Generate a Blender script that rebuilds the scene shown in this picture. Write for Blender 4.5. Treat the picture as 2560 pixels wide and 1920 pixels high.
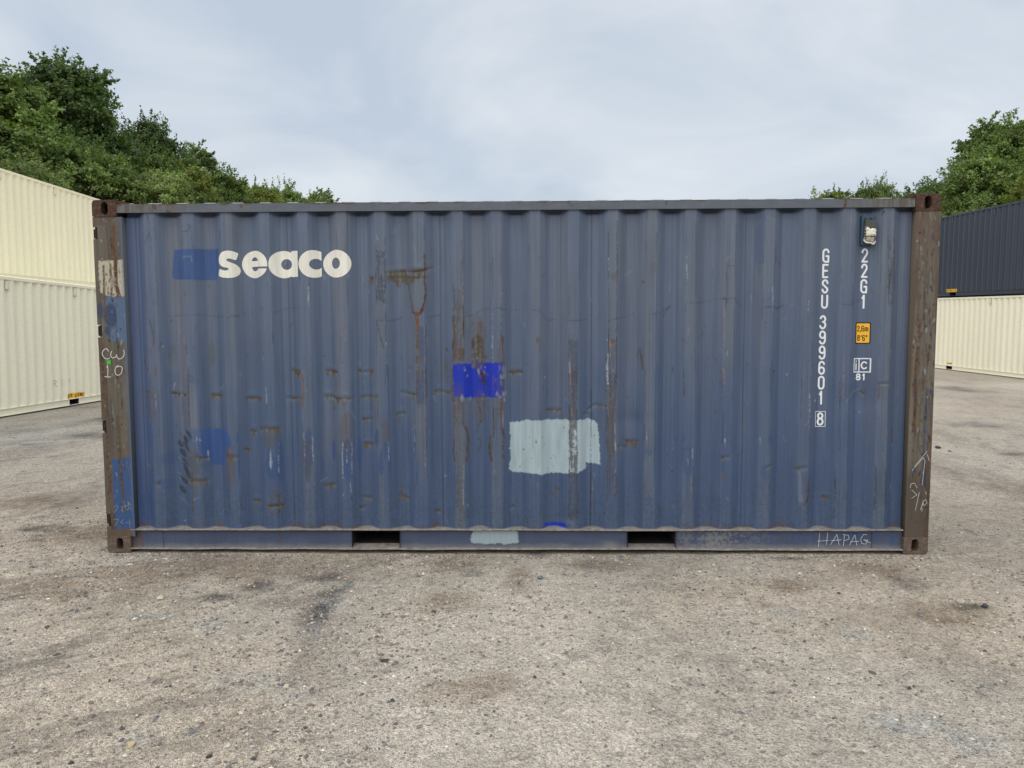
import bpy, bmesh, math, random
import numpy as np
from mathutils import Vector, Matrix, Euler

for o in list(bpy.data.objects):
    bpy.data.objects.remove(o, do_unlink=True)
SC = bpy.context.scene
COL = SC.collection

# ------------------------------------------------------------------ camera
cam_d = bpy.data.cameras.new('camera')
cam = bpy.data.objects.new('camera', cam_d)
COL.objects.link(cam)
SC.camera = cam
cam_d.sensor_fit = 'HORIZONTAL'
cam_d.sensor_width = 36.0
cam_d.lens = 27.0
cam_d.clip_start = 0.05
cam_d.clip_end = 3000.0
right_v = Vector((0.99977829, 0.02062855, -0.00422267))
up_v = Vector((0.00258176, 0.0789338, 0.99687652))
fwd_v = Vector((-0.02089743, 0.9966664, -0.07886304))
cam.matrix_world = Matrix((
    (right_v.x, up_v.x, -fwd_v.x, 0.1133),
    (right_v.y, up_v.y, -fwd_v.y, -5.5533),
    (right_v.z, up_v.z, -fwd_v.z, 1.6928),
    (0, 0, 0, 1)))

# ------------------------------------------------------------------ sky and sun
SUN_EL, SUN_AZ = math.radians(62), math.radians(-164)      # broad overcast glow, a little behind the viewer's left
world = bpy.data.worlds.new('World')
SC.world = world
world.use_nodes = True
nt = world.node_tree
nt.nodes.clear()
def wn(t, **k):
    n = nt.nodes.new(t)
    for a, b in k.items():
        setattr(n, a, b)
    return n
w_out = wn('ShaderNodeOutputWorld')
w_bg = wn('ShaderNodeBackground')
w_sky = wn('ShaderNodeTexSky', sky_type='NISHITA', sun_disc=False)
w_sky.sun_elevation = SUN_EL
w_sky.sun_rotation = SUN_AZ
w_sky.dust_density = 3.0
w_tc = wn('ShaderNodeTexCoord')
w_map = wn('ShaderNodeMapping')
w_map.inputs['Scale'].default_value = (1.0, 1.0, 2.1)
w_map.inputs['Location'].default_value = (0.35, 0.0, 0.2)
w_n1 = wn('ShaderNodeTexNoise')
w_n1.inputs['Scale'].default_value = 2.9
w_n1.inputs['Detail'].default_value = 5.0
w_n1.inputs['Roughness'].default_value = 0.52
w_n1.inputs['Distortion'].default_value = 0.5
w_ramp = wn('ShaderNodeValToRGB')
w_ramp.color_ramp.elements[0].position = 0.36
w_ramp.color_ramp.elements[0].color = (2.74, 3.11, 3.60, 1)
w_ramp.color_ramp.elements[1].position = 0.64
w_ramp.color_ramp.elements[1].color = (3.74, 3.98, 4.22, 1)
w_mix = wn('ShaderNodeMixRGB')
w_mix.inputs[0].default_value = 0.9                     # closed cloud over the clear sky
w_bg.inputs['Strength'].default_value = 0.1
L = nt.links.new
L(w_tc.outputs['Generated'], w_map.inputs['Vector'])
L(w_map.outputs['Vector'], w_n1.inputs['Vector'])
L(w_n1.outputs['Fac'], w_ramp.inputs['Fac'])
L(w_sky.outputs['Color'], w_mix.inputs[1])
L(w_ramp.outputs['Color'], w_mix.inputs[2])
L(w_mix.outputs['Color'], w_bg.inputs['Color'])
L(w_bg.outputs['Background'], w_out.inputs['Surface'])

sun_d = bpy.data.lights.new('sun', 'SUN')
sun_d.energy = 1.5
sun_d.angle = math.radians(105)
sun_d.color = (1.0, 0.95, 0.865)
sun = bpy.data.objects.new('sun', sun_d)
COL.objects.link(sun)
sdir = Vector((math.sin(SUN_AZ) * math.cos(SUN_EL), math.cos(SUN_AZ) * math.cos(SUN_EL), math.sin(SUN_EL)))
sun.rotation_euler = sdir.to_track_quat('Z', 'Y').to_euler()
sun.location = sdir * 60

SC.view_settings.view_transform = 'Standard'
SC.view_settings.look = 'None'
SC.view_settings.exposure = 1.0
SC.view_settings.gamma = 1.0
SC.render.engine = 'CYCLES'

# ------------------------------------------------------------------ helpers
def lin(c):
    c = np.asarray(c, float) / 255.0
    return np.where(c <= 0.04045, c / 12.92, ((c + 0.055) / 1.055) ** 2.4)

KPAINT = 0.90                      # paint colours are noted as seen under the cloud; this takes them to albedo
def alb(r, g, b, k=None):
    v = np.clip(lin((r, g, b)) * (KPAINT if k is None else k), 0, 0.86)
    return v

def hash2(ix, iy, seed):
    v = np.sin(ix * 127.1 + iy * 311.7 + seed * 74.7) * 43758.5453
    return v - np.floor(v)

def vnoise(x, y, seed=0.0):
    x = np.asarray(x, float); y = np.asarray(y, float)
    ix = np.floor(x); iy = np.floor(y)
    fx = x - ix; fy = y - iy
    fx = fx * fx * (3 - 2 * fx); fy = fy * fy * (3 - 2 * fy)
    a = hash2(ix, iy, seed); b = hash2(ix + 1, iy, seed)
    c = hash2(ix, iy + 1, seed); d = hash2(ix + 1, iy + 1, seed)
    return (a * (1 - fx) + b * fx) * (1 - fy) + (c * (1 - fx) + d * fx) * fy

def fbm(x, y, seed=0.0, octv=3):
    s = 0; a = 0.5; t = 0
    for k in range(octv):
        s = s + a * vnoise(x * 2 ** k, y * 2 ** k, seed + 13.7 * k)
        t += a; a *= 0.5
    return s / t

def sstep(a, b, x):
    t = np.clip((x - a) / (b - a), 0, 1)
    return t * t * (3 - 2 * t)

def link(name, me, mat=None, parent=None):
    o = bpy.data.objects.new(name, me)
    COL.objects.link(o)
    if mat is not None and me is not None and len(me.materials) == 0:
        me.materials.append(mat)
    if parent is not None:
        o.parent = parent
    return o

def empty(name, loc=(0, 0, 0), rot=(0, 0, 0), label=None, cat=None, group=None):
    o = bpy.data.objects.new(name, None)
    COL.objects.link(o)
    o.location = loc
    o.rotation_euler = rot
    o.empty_display_size = 0.2
    tag(o, label, cat, group)
    return o

def tag(o, label=None, cat=None, group=None, kind=None):
    if label: o['label'] = label
    if cat: o['category'] = cat
    if group: o['group'] = group
    if kind: o['kind'] = kind
    return o

def raw_mesh(name, co, quads, col=None, smooth=True):
    """numpy verts (n,3) and faces (m,4) or (m,3)"""
    me = bpy.data.meshes.new(name)
    co = np.asarray(co, np.float32); quads = np.asarray(quads, np.int32)
    k = quads.shape[1]
    me.vertices.add(len(co))
    me.vertices.foreach_set('co', co.ravel())
    me.loops.add(quads.size)
    me.loops.foreach_set('vertex_index', quads.ravel())
    me.polygons.add(len(quads))
    me.polygons.foreach_set('loop_start', np.arange(0, quads.size, k, dtype=np.int32))
    me.polygons.foreach_set('use_smooth', np.full(len(quads), smooth, bool))
    if col is not None:
        at = me.attributes.new('Col', 'FLOAT_COLOR', 'POINT')
        at.data.foreach_set('color', np.asarray(col, np.float32).ravel())
    me.update(calc_edges=True)
    return me

def grid_faces(nx, nz, keep=None):
    i = np.arange(nx - 1)[None, :] + np.arange(nz - 1)[:, None] * nx
    f = np.stack([i, i + 1, i + nx + 1, i + nx], -1)
    if keep is not None:
        return f[keep]
    return f.reshape(-1, 4)

def boxes_mesh(name, boxes, bevel=0.0, smooth=False):
    """boxes: list of (x0,x1,y0,y1,z0,z1)"""
    bm = bmesh.new()
    for (x0, x1, y0, y1, z0, z1) in boxes:
        v = [bm.verts.new(p) for p in ((x0, y0, z0), (x1, y0, z0), (x1, y1, z0), (x0, y1, z0), (x0, y0, z1), (x1, y0, z1), (x1, y1, z1), (x0, y1, z1))]
        for f in ((0, 3, 2, 1), (4, 5, 6, 7), (0, 1, 5, 4), (1, 2, 6, 5), (2, 3, 7, 6), (3, 0, 4, 7)):
            bm.faces.new([v[i] for i in f])
    if bevel:
        bmesh.ops.bevel(bm, geom=list(bm.edges), offset=bevel, segments=2, affect='EDGES', profile=0.5)
    me = bpy.data.meshes.new(name)
    bm.to_mesh(me); bm.free()
    if smooth:
        for p in me.polygons: p.use_smooth = True
    return me

def box_arrays(x0, x1, y0, y1, z0, z1):
    v = np.array([(x0, y0, z0), (x1, y0, z0), (x1, y1, z0), (x0, y1, z0), (x0, y0, z1), (x1, y0, z1), (x1, y1, z1), (x0, y1, z1)], float)
    f = np.array([(0, 3, 2, 1), (4, 5, 6, 7), (0, 1, 5, 4), (1, 2, 6, 5), (2, 3, 7, 6), (3, 0, 4, 7)])
    return v, f

# ------------------------------------------------------------------ materials
def new_mat(name):
    m = bpy.data.materials.new(name)
    m.use_nodes = True
    n = m.node_tree.nodes
    return m, n, m.node_tree.links.new, n['Principled BSDF']

def noise_node(n, l, scale, detail=4, rough=0.55, vec=None, stretch=None, co='Object'):
    tc = n.new('ShaderNodeTexCoord')
    t = n.new('ShaderNodeTexNoise')
    t.inputs['Scale'].default_value = scale
    t.inputs['Detail'].default_value = detail
    t.inputs['Roughness'].default_value = rough
    if stretch:
        mp = n.new('ShaderNodeMapping')
        mp.inputs['Scale'].default_value = stretch
        l(tc.outputs[co], mp.inputs['Vector'])
        l(mp.outputs['Vector'], t.inputs['Vector'])
    else:
        l(tc.outputs[co], t.inputs['Vector'])
    return t

def ramp(n, l, src, stops):
    r = n.new('ShaderNodeValToRGB')
    e = r.color_ramp.elements
    while len(e) < len(stops):
        e.new(0.5)
    for i, (p, c) in enumerate(stops):
        e[i].position = p
        e[i].color = (*c, 1) if len(c) == 3 else c
    l(src, r.inputs['Fac'])
    return r

def mixc(n, l, mode, fac, a, b):
    m = n.new('ShaderNodeMixRGB')
    m.blend_type = mode
    for sock, v in ((m.inputs[0], fac), (m.inputs[1], a), (m.inputs[2], b)):
        if hasattr(v, 'type') and hasattr(v, 'links'):
            l(v, sock)
        elif isinstance(v, (int, float)):
            sock.default_value = v
        else:
            sock.default_value = (*v, 1) if len(v) == 3 else v
    return m

def bump(n, l, p, src, strength, dist):
    b = n.new('ShaderNodeBump')
    b.inputs['Strength'].default_value = strength
    b.inputs['Distance'].default_value = dist
    l(src, b.inputs['Height'])
    l(b.outputs['Normal'], p.inputs['Normal'])
    return b

def mat_weathered(name):
    """colour comes with the mesh (alpha = rustiness), fine grain on top"""
    m, n, l, p = new_mat(name)
    a = n.new('ShaderNodeAttribute'); a.attribute_name = 'Col'
    fine = noise_node(n, l, 260, 3, 0.6)
    streak = noise_node(n, l, 1.0, 4, 0.6, stretch=(95, 40, 3.0))
    r1 = ramp(n, l, fine.outputs['Fac'], [(0.25, (0.86,) * 3), (0.75, (1.13,) * 3)])
    r2 = ramp(n, l, streak.outputs['Fac'], [(0.3, (0.93,) * 3), (0.7, (1.07,) * 3)])
    c1 = mixc(n, l, 'MULTIPLY', 1.0, a.outputs['Color'], r1.outputs['Color'])
    c2 = mixc(n, l, 'MULTIPLY', 1.0, c1.outputs['Color'], r2.outputs['Color'])
    l(c2.outputs['Color'], p.inputs['Base Color'])
    mr = n.new('ShaderNodeMapRange')
    mr.inputs['To Min'].default_value = 0.52
    mr.inputs['To Max'].default_value = 0.92
    l(a.outputs['Alpha'], mr.inputs['Value'])
    l(mr.outputs['Result'], p.inputs['Roughness'])
    p.inputs['Specular IOR Level'].default_value = 0.3
    bump(n, l, p, fine.outputs['Fac'], 0.25, 0.002)
    return m

def mat_paint(name, rgb, rough=0.5, var=0.06, scale=6.0, stretch=(1, 1, 0.25), grain=120, spec=0.4, bstr=0.08):
    m, n, l, p = new_mat(name)
    a = noise_node(n, l, scale, 5, 0.6, stretch=stretch)
    g = noise_node(n, l, grain, 2, 0.5)
    r = ramp(n, l, a.outputs['Fac'], [(0.3, tuple(np.array(rgb) * (1 - var))), (0.7, tuple(np.array(rgb) * (1 + var)))])
    r2 = ramp(n, l, g.outputs['Fac'], [(0.3, (0.95,) * 3), (0.7, (1.05,) * 3)])
    c = mixc(n, l, 'MULTIPLY', 1.0, r.outputs['Color'], r2.outputs['Color'])
    l(c.outputs['Color'], p.inputs['Base Color'])
    p.inputs['Roughness'].default_value = rough
    p.inputs['Specular IOR Level'].default_value = spec
    bump(n, l, p, g.outputs['Fac'], bstr, 0.002)
    return m

def mat_rust(name, c0, c1, c2, scale=40):
    m, n, l, p = new_mat(name)
    a = noise_node(n, l, scale, 6, 0.65)
    r = ramp(n, l, a.outputs['Fac'], [(0.28, c0), (0.5, c1), (0.72, c2)])
    l(r.outputs['Color'], p.inputs['Base Color'])
    p.inputs['Roughness'].default_value = 0.9
    p.inputs['Specular IOR Level'].default_value = 0.15
    bump(n, l, p, a.outputs['Fac'], 0.5, 0.004)
    return m

M = {}
M['weathered'] = mat_weathered('weathered_steel_paint')
M['cast_top'] = mat_rust('rusty_casting', alb(52, 41, 37), alb(80, 61, 53), alb(106, 84, 74))
M['cast_low'] = mat_rust('dusty_casting', alb(76, 66, 60), alb(100, 86, 76), alb(124, 110, 98))
M['dark_steel'] = mat_rust('dark_worn_steel', alb(30, 29, 30), alb(48, 45, 44), alb(80, 68, 60))
M['dust'] = mat_rust('dusty_flange', alb(104, 98, 93), alb(138, 131, 125), alb(164, 156, 149), 25)
M['blue_plain'] = mat_paint('faded_blue_paint', alb(78, 92, 118), 0.55, 0.1)
M['inside'] = mat_paint('dark_underside', alb(40, 38, 36), 0.9, 0.2)
M['roof'] = mat_paint('pale_weathered_roof', alb(140, 143, 146), 0.6, 0.12, 3.0, (1, 1, 1))

def mat_lettering():
    m, n, l, p = new_mat('cream_lettering')
    s1 = noise_node(n, l, 1.0, 5, 0.7, stretch=(30, 30, 5))
    s2 = noise_node(n, l, 55, 5, 0.7)
    r1 = ramp(n, l, s1.outputs['Fac'], [(0.25, alb(208, 205, 192)), (0.6, alb(230, 228, 218))])
    r2 = ramp(n, l, s2.outputs['Fac'], [(0.24, (0.45, 0.4, 0.36)), (0.32, (1, 1, 1))])
    c = mixc(n, l, 'MULTIPLY', 0.8, r1.outputs['Color'], r2.outputs['Color'])
    l(c.outputs['Color'], p.inputs['Base Color'])
    p.inputs['Roughness'].default_value = 0.6
    return m
M['cream_letter'] = mat_lettering()
M['white_letter'] = mat_paint('white_lettering', alb(226, 230, 234), 0.55, 0.04, 9)
M['chalk'] = mat_paint('white_chalk', alb(196, 196, 192), 0.9, 0.15, 60, (1, 1, 1))
M['chalk_faint'] = mat_paint('faint_chalk', alb(140, 146, 148), 0.9, 0.15, 60, (1, 1, 1))
M['green'] = mat_paint('green_sticker', alb(70, 175, 55), 0.4, 0.05)
M['yellow'] = mat_paint('yellow_sticker', alb(243, 186, 52), 0.45, 0.05)
M['black'] = mat_paint('black_print', alb(28, 24, 24), 0.5, 0.1)
M['brown_print'] = mat_paint('dark_brown_print', alb(56, 34, 22), 0.5, 0.1)
M['tape'] = mat_paint('white_cloth_tape', alb(225, 222, 208), 0.8, 0.06, 30, (1, 1, 1), 90, 0.2, 0.4)
M['foam'] = mat_paint('grey_soiled_tape', alb(160, 154, 138), 0.9, 0.12, 25, (1, 1, 1), 90, 0.2, 0.4)
M['vent_grey'] = mat_paint('dark_grey_vent', alb(72, 72, 70), 0.6, 0.08)
M['vent_blue'] = mat_paint('vent_blue', alb(55, 78, 100), 0.5, 0.08)
# ------------------------------------------------------------------ ground
def ground_z(x, y):
    x = np.asarray(x, float); y = np.asarray(y, float)
    zl = np.clip(-0.02 - 0.0145 * (y - 11.43), -0.16, 0.12)
    zb = 0.148 + 0 * x
    zr = np.clip(-0.017 + 0.013 * (y - 23.07), -0.13, 0.12)
    z = zl * sstep(-5.5, -8.5, x)
    z = z + (zb - z) * sstep(-11.93, -12.0, x)
    z = z + (zr - z) * sstep(8.5, 13.5, x)
    return z

def ground_rough(x, y):
    d = np.hypot(x - 0.1, y + 5.5)
    near = sstep(60, 12, d)
    lumps = (fbm(x * 0.9, y * 0.9, 3, 3) - 0.5) * 0.030
    small = (fbm(x * 6.5, y * 6.5, 8, 3) - 0.5) * 0.016
    # shallow ripples left by tyres, slanting across the yard
    u = 0.74 * x + 0.67 * y
    v = -0.67 * x + 0.74 * y + 0.08 * np.sin(u * 2.3)
    small = small + (fbm(v * 12, u * 2.4, 77, 3) - 0.5) * 0.022 * sstep(-0.3, -0.9, x)
    # wheel ruts running past the box ends
    ang = x * 0.995 + 0.06 * y + 0.25 * (vnoise(x * 0.3, y * 0.3, 31) - 0.5)
    rut = (fbm(ang * 5.0, y * 0.5, 17, 3) - 0.5) * 0.022 * sstep(2.0, 4.0, np.abs(x))
    h = lumps + small + rut
    # tread prints in the middle of the yard
    tx = x + 0.25 * y
    band = sstep(0.5, 0.35, np.abs(tx + 0.75)) * sstep(0.2, -0.6, y)
    cell = np.abs(vnoise(x * 7 + 3, y * 7, 91) - 0.5)
    h = h - 0.008 * band * sstep(0.05, 0.0, cell)
    # the box stands level: keep it from being buried
    foot = sstep(3.25, 3.05, np.abs(x)) * sstep(-0.12, 0.0, y) * sstep(2.6, 2.45, y)
    h = h * (1 - foot) + foot * (np.minimum(h, 0) * 0.5 - 0.004)
    under = sstep(15.2, 15.0, np.abs(x - 0)) * 0
    side = np.maximum(sstep(-9.1, -9.4, x), sstep(14.5, 14.9, x))
    h = h * (1 - side) + side * (np.minimum(h, 0) * 0.3 - 0.004)
    return h * near

BROWN = [(-2.0, -0.34, 0.80, 0.34), (-3.0, -0.78, 0.62, 0.30), (-3.4, 0.5, 0.5, 0.4), (0.6, -0.25, 0.3, 0.14), (-0.35, -0.22, 0.33, 0.24), (-0.13, -2.12, 0.26, 0.18), (2.47, -0.4, 0.28, 0.22), (2.56, -1.19, 0.29, 0.28), (-2.54, -0.49, 0.51, 0.24), (-0.4, -1.0, 0.25, 0.2), (0.05, -0.57, 0.09, 0.3), (1.78, -0.69, 0.18, 0.16), (-4.6, 1.6, 0.5, 0.4), (1.55, -1.02, 0.07, 0.04), (1.5, -1.42, 0.05, 0.05)]
BLACK = [(0.19, 0.0, 0.14, 0.1), (-1.63, -0.74, 0.14, 0.12), (-3.95, 0.66, 0.2, 0.12), (6.31, 4.28, 0.26, 0.17), (11.46, 14.76, 0.71, 1.03), (2.75, -1.04, 0.16, 0.08), (-1.82, -0.93, 0.17, 0.08), (2.56, -0.65, 0.12, 0.16), (-0.27, -0.47, 0.09, 0.08), (-3.87, 0.66, 0.23, 0.14), (-1.3, -0.55, 0.2, 0.12), (7.5, 7.0, 0.5, 0.4), (-6.5, 6.0, 0.5, 0.5), (-1.12, -1.05, 0.1, 0.35), (2.0, -0.12, 0.16, 0.05), (-7.2, 8.0, 0.6, 0.8)]
BLUE = [(-1.17, -2.04, 0.24, 0.13), (-2.08, -1.24, 0.16, 0.1), (-0.95, -2.18, 0.13, 0.09), (-1.08, -1.23, 0.08, 0.43), (1.62, -1.16, 0.12, 0.12), (1.76, -2.39, 0.21, 0.13), (1.87, -2.53, 0.17, 0.14), (-1.5, -2.57, 0.09, 0.07), (-1.71, -1.34, 0.13, 0.11), (-0.51, -2.56, 0.08, 0.05), (1.89, -1.46, 0.15, 0.13), (-7.5, 6.0, 1.5, 2.0)]

def spots(x, y, lst, seed):
    m = np.zeros_like(x)
    wob = 0.55 * (fbm(x * 5, y * 5, seed, 3) - 0.5)
    for (cx, cy, rx, ry) in lst:
        d = np.hypot((x - cx) / rx, (y - cy) / ry) + wob * 1.6
        m = np.maximum(m, sstep(1.25, 0.35, d))
    return m

def grow(start, stop, step, k):
    v = [start]
    while abs(v[-1]) < abs(stop):
        v.append(v[-1] + step)
        step *= k
    return v[1:]

gx = np.concatenate([np.array(grow(-5.2, -700, -0.025, 1.05))[::-1], np.arange(-5.2, 5.21, 0.024), np.array(grow(5.2, 700, 0.025, 1.05))])
gy = np.concatenate([np.array(grow(-3.3, -300, -0.03, 1.18))[::-1], np.arange(-3.3, 1.21, 0.022), np.array(grow(1.2, 900, 0.024, 1.042))])
GX, GY = np.meshgrid(gx, gy)
GZ = ground_z(GX, GY) + ground_rough(GX, GY)
tint = np.ones(GX.shape + (4,))
big = fbm(GX * 0.5, GY * 0.5, 41, 4)
med = fbm(GX * 3.2, GY * 3.2, 43, 3)
tint[..., :3] *= (0.94 + 0.18 * sstep(0.3, 0.7, big))[..., None]
tint[..., :3] *= (0.92 + 0.16 * med)[..., None]
# finer and coarser grit lie in patches
clod = fbm(GX * 9, GY * 9, 47, 3); clod2 = fbm(GX * 1.6 + 4, GY * 1.6, 48, 3)
tint[..., :3] *= (1 - 0.17 * sstep(0.50, 0.68, clod) * sstep(0.40, 0.62, clod2))[..., None]
warm = sstep(0.35, 0.65, fbm(GX * 0.8, GY * 0.8, 49, 3))[..., None]
tint[..., :3] *= np.array([1.0, 0.985, 0.96]) * warm + np.array([0.97, 0.985, 1.0]) * (1 - warm)
# slanting dark streaks paint in the weak shading of the ripples, lighter packed lane down the middle, coarse dark shoulders
tu = 0.74 * GX + 0.67 * GY; tv = -0.67 * GX + 0.74 * GY + 0.08 * np.sin(tu * 2.3)
ripple_shade = fbm(tv * 13, tu * 2.0, 177, 3) * 0.7 + vnoise(tv * 40, tu * 12, 178) * 0.3
tint[..., :3] *= (1 - 0.24 * sstep(0.54, 0.66, ripple_shade) * sstep(-0.1, -0.9, GX) * sstep(0.3, 0.55, fbm(GX * 1.3, GY * 1.3, 179, 3)))[..., None]
tw = fbm(GX * 2.0, GY * 0.7, 181, 3) - 0.5
ln = GX + 0.05 * GY + 0.35 * tw
tint[..., :3] *= (1 + 0.10 * sstep(0.75, 0.45, np.abs(ln + 0.15)) * sstep(0.6, -0.6, GY))[..., None]
for c_, w_, a_ in ((-1.12, 0.16, 0.26), (-2.3, 0.2, 0.12), (0.95, 0.12, 0.08), (2.2, 0.28, 0.18), (-4.2, 0.35, 0.2), (5.0, 0.4, 0.2), (6.6, 0.35, 0.2), (-6.3, 0.35, 0.2)):
    tint[..., :3] *= (1 - a_ * np.exp(-((ln - c_) / w_) ** 2) * sstep(0.32, 0.6, fbm(GX * 7, GY * 3.5, 183 + c_, 3)) * np.array(1.0))[..., None]
# lugs of a tyre print across the lane
lug = np.abs(np.sin((GY * 1.0 + 0.55 * np.abs(ln + 0.45)) * 26 + 2.5 * tw))
tint[..., :3] *= (1 - 0.16 * sstep(0.30, 0.05, lug) * sstep(0.38, 0.28, np.abs(ln + 0.45)) * sstep(0.42, 0.6, fbm(GX * 5, GY * 5, 191, 3)) * sstep(0.3, -0.2, GY))[..., None]
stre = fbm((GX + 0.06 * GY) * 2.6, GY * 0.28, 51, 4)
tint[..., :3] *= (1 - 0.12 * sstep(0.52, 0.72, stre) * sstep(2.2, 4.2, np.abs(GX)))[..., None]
for lst, sd, colr, op in ((BROWN, 61, (0.60, 0.55, 0.50), 1.0), (BLUE, 63, (0.84, 0.92, 1.0), 0.9), (BLACK, 65, (0.36, 0.375, 0.395), 0.95)):
    spk = sstep(0.30, 0.62, 0.5 * vnoise(GX * 38, GY * 38, sd + 3) + 0.5 * fbm(GX * 12, GY * 12, sd + 5, 2))
    m = (spots(GX, GY, lst, sd) * op * (0.5 + 0.5 * spk))[..., None]
    tint[..., :3] = tint[..., :3] * (1 - m) + tint[..., :3] * np.array(colr) * m
tint[..., 3] = np.maximum(spots(GX, GY, BLACK, 65), 0.7 * spots(GX, GY, BLUE, 63))
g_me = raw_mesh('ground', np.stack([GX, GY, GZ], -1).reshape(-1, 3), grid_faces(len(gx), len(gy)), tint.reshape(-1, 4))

def mat_ground():
    m, n, l, p = new_mat('compacted_gravel')
    a = n.new('ShaderNodeAttribute'); a.attribute_name = 'Col'
    tc = n.new('ShaderNodeTexCoord')
    def vor(scale, feat='F1'):
        v = n.new('ShaderNodeTexVoronoi'); v.feature = feat
        v.inputs['Scale'].default_value = scale
        l(tc.outputs['Object'], v.inputs['Vector'])
        return v
    v1 = vor(95); v2 = vor(210); v3 = vor(38)
    def bw(s):
        b = n.new('ShaderNodeSeparateColor'); l(s, b.inputs['Color']); return b.outputs['Red']
    c1 = ramp(n, l, bw(v1.outputs['Color']), [(0.0, (0.10, 0.093, 0.087)), (0.16, (0.32, 0.285, 0.243)), (0.55, (0.535, 0.474, 0.396)), (0.86, (0.68, 0.605, 0.508)), (1.0, (0.82, 0.79, 0.73))])
    c2 = ramp(n, l, bw(v2.outputs['Color']), [(0.0, (0.16, 0.15, 0.14)), (0.2, (0.405, 0.358, 0.30)), (0.7, (0.59, 0.523, 0.437)), (1.0, (0.80, 0.74, 0.66))])
    mx = mixc(n, l, 'MIX', 0.55, c1.outputs['Color'], c2.outputs['Color'])
    c3 = ramp(n, l, bw(v3.outputs['Color']), [(0.0, (0.52, 0.52, 0.54)), (0.08, (0.96,) * 3), (0.93, (1.03,) * 3), (1.0, (1.35, 1.32, 1.25))])
    mx2 = mixc(n, l, 'MULTIPLY', 0.7, mx.outputs['Color'], c3.outputs['Color'])
    nz = noise_node(n, l, 14, 6, 0.7)
    r4 = ramp(n, l, nz.outputs['Fac'], [(0.3, (0.80, 0.785, 0.77)), (0.55, (1.0, 0.99, 0.98)), (0.72, (1.12, 1.11, 1.10))])
    mx3 = mixc(n, l, 'MULTIPLY', 0.85, mx2.outputs['Color'], r4.outputs['Color'])
    # broken dark lines along the wheel tracks: coarser grit plus painted-in shadows of small ridges
    rid = noise_node(n, l, 1.0, 5, 0.62, stretch=(5.0, 13.0, 1.0))
    for lk in m.node_tree.links:
        if lk.to_node == rid: lk.from_node.inputs['Rotation'].default_value = (0, 0, math.radians(-28))
    rid.inputs['Distortion'].default_value = 0.6
    r5 = ramp(n, l, rid.outputs['Fac'], [(0.44, (1, 1, 1)), (0.485, (0.70, 0.70, 0.71)), (0.50, (0.66, 0.66, 0.68)), (0.54, (1, 1, 1))])
    brk = noise_node(n, l, 5.0, 3, 0.6)
    r6 = ramp(n, l, brk.outputs['Fac'], [(0.50, (0, 0, 0)), (0.64, (0.8, 0.8, 0.8))])
    mx35 = mixc(n, l, 'MULTIPLY', r6.outputs['Color'], mx3.outputs['Color'], r5.outputs['Color'])
    mx4 = mixc(n, l, 'MULTIPLY', 1.0, mx35.outputs['Color'], a.outputs['Color'])
    l(mx4.outputs['Color'], p.inputs['Base Color'])
    p.inputs['Roughness'].default_value = 0.95
    p.inputs['Specular IOR Level'].default_value = 0.15
    ad = n.new('ShaderNodeMath'); ad.operation = 'ADD'
    l(v1.outputs['Distance'], ad.inputs[0]); l(v2.outputs['Distance'], ad.inputs[1])
    ad2 = n.new('ShaderNodeMath'); ad2.operation = 'MULTIPLY_ADD'
    l(nz.outputs['Fac'], ad2.inputs[0]); ad2.inputs[1].default_value = -1.2; l(ad.outputs[0], ad2.inputs[2])
    b = bump(n, l, p, ad2.outputs[0], 0.9, 0.011)
    b.invert = True
    return m
M['ground'] = mat_ground()
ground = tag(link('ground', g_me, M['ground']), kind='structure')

# ------------------------------------------------------------------ painted sheets
KIND = {  # colour as seen, break-up threshold, rustiness
    'mid': ((52, 80, 132), 0.0, 0), 'vivid': ((16, 44, 166), 0.22, 0), 'pale': ((160, 177, 183), 0.17, 0.3),
    'deep': ((54, 76, 116), 0.3, 0), 'smear': ((46, 57, 74), 0.22, 0.2), 'light': ((128, 135, 148), 0.35, 0.2),
    'scrape': ((70, 72, 85), 0.42, 0.5), 'dark': ((36, 42, 54), 0.42, 0.2), 'primer': ((142, 113, 104), 0.5, 0.4),
    'white': ((168, 174, 181), 0.5, 0.2), 'speck': ((150, 164, 178), 0.70, 0.2), 'olive': ((86, 74, 53), 0.36, 0.9),
    'rust': ((95, 70, 51), 0.36, 1), 'rustdk': ((58, 46, 38), 0.36, 1), 'brown': ((82, 66, 48), 0.38, 1),
    'orange': ((110, 74, 49), 0.3, 1), 'grey': ((104, 112, 114), 0.25, 0.4), 'cream': ((178, 172, 152), 0.3, 0.4),
    'postgrey': ((104, 106, 100), 0.3, 0.6), 'postblue': ((76, 104, 138), 0.3, 0.3), 'darkblue': ((46, 62, 92), 0.25, 0.3),
    'navy': ((44, 78, 128), 0.3, 0.2), 'castbrown': ((92, 76, 66), 0.33, 1), 'dustw': ((140, 138, 134), 0.4, 0.6)}

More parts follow.
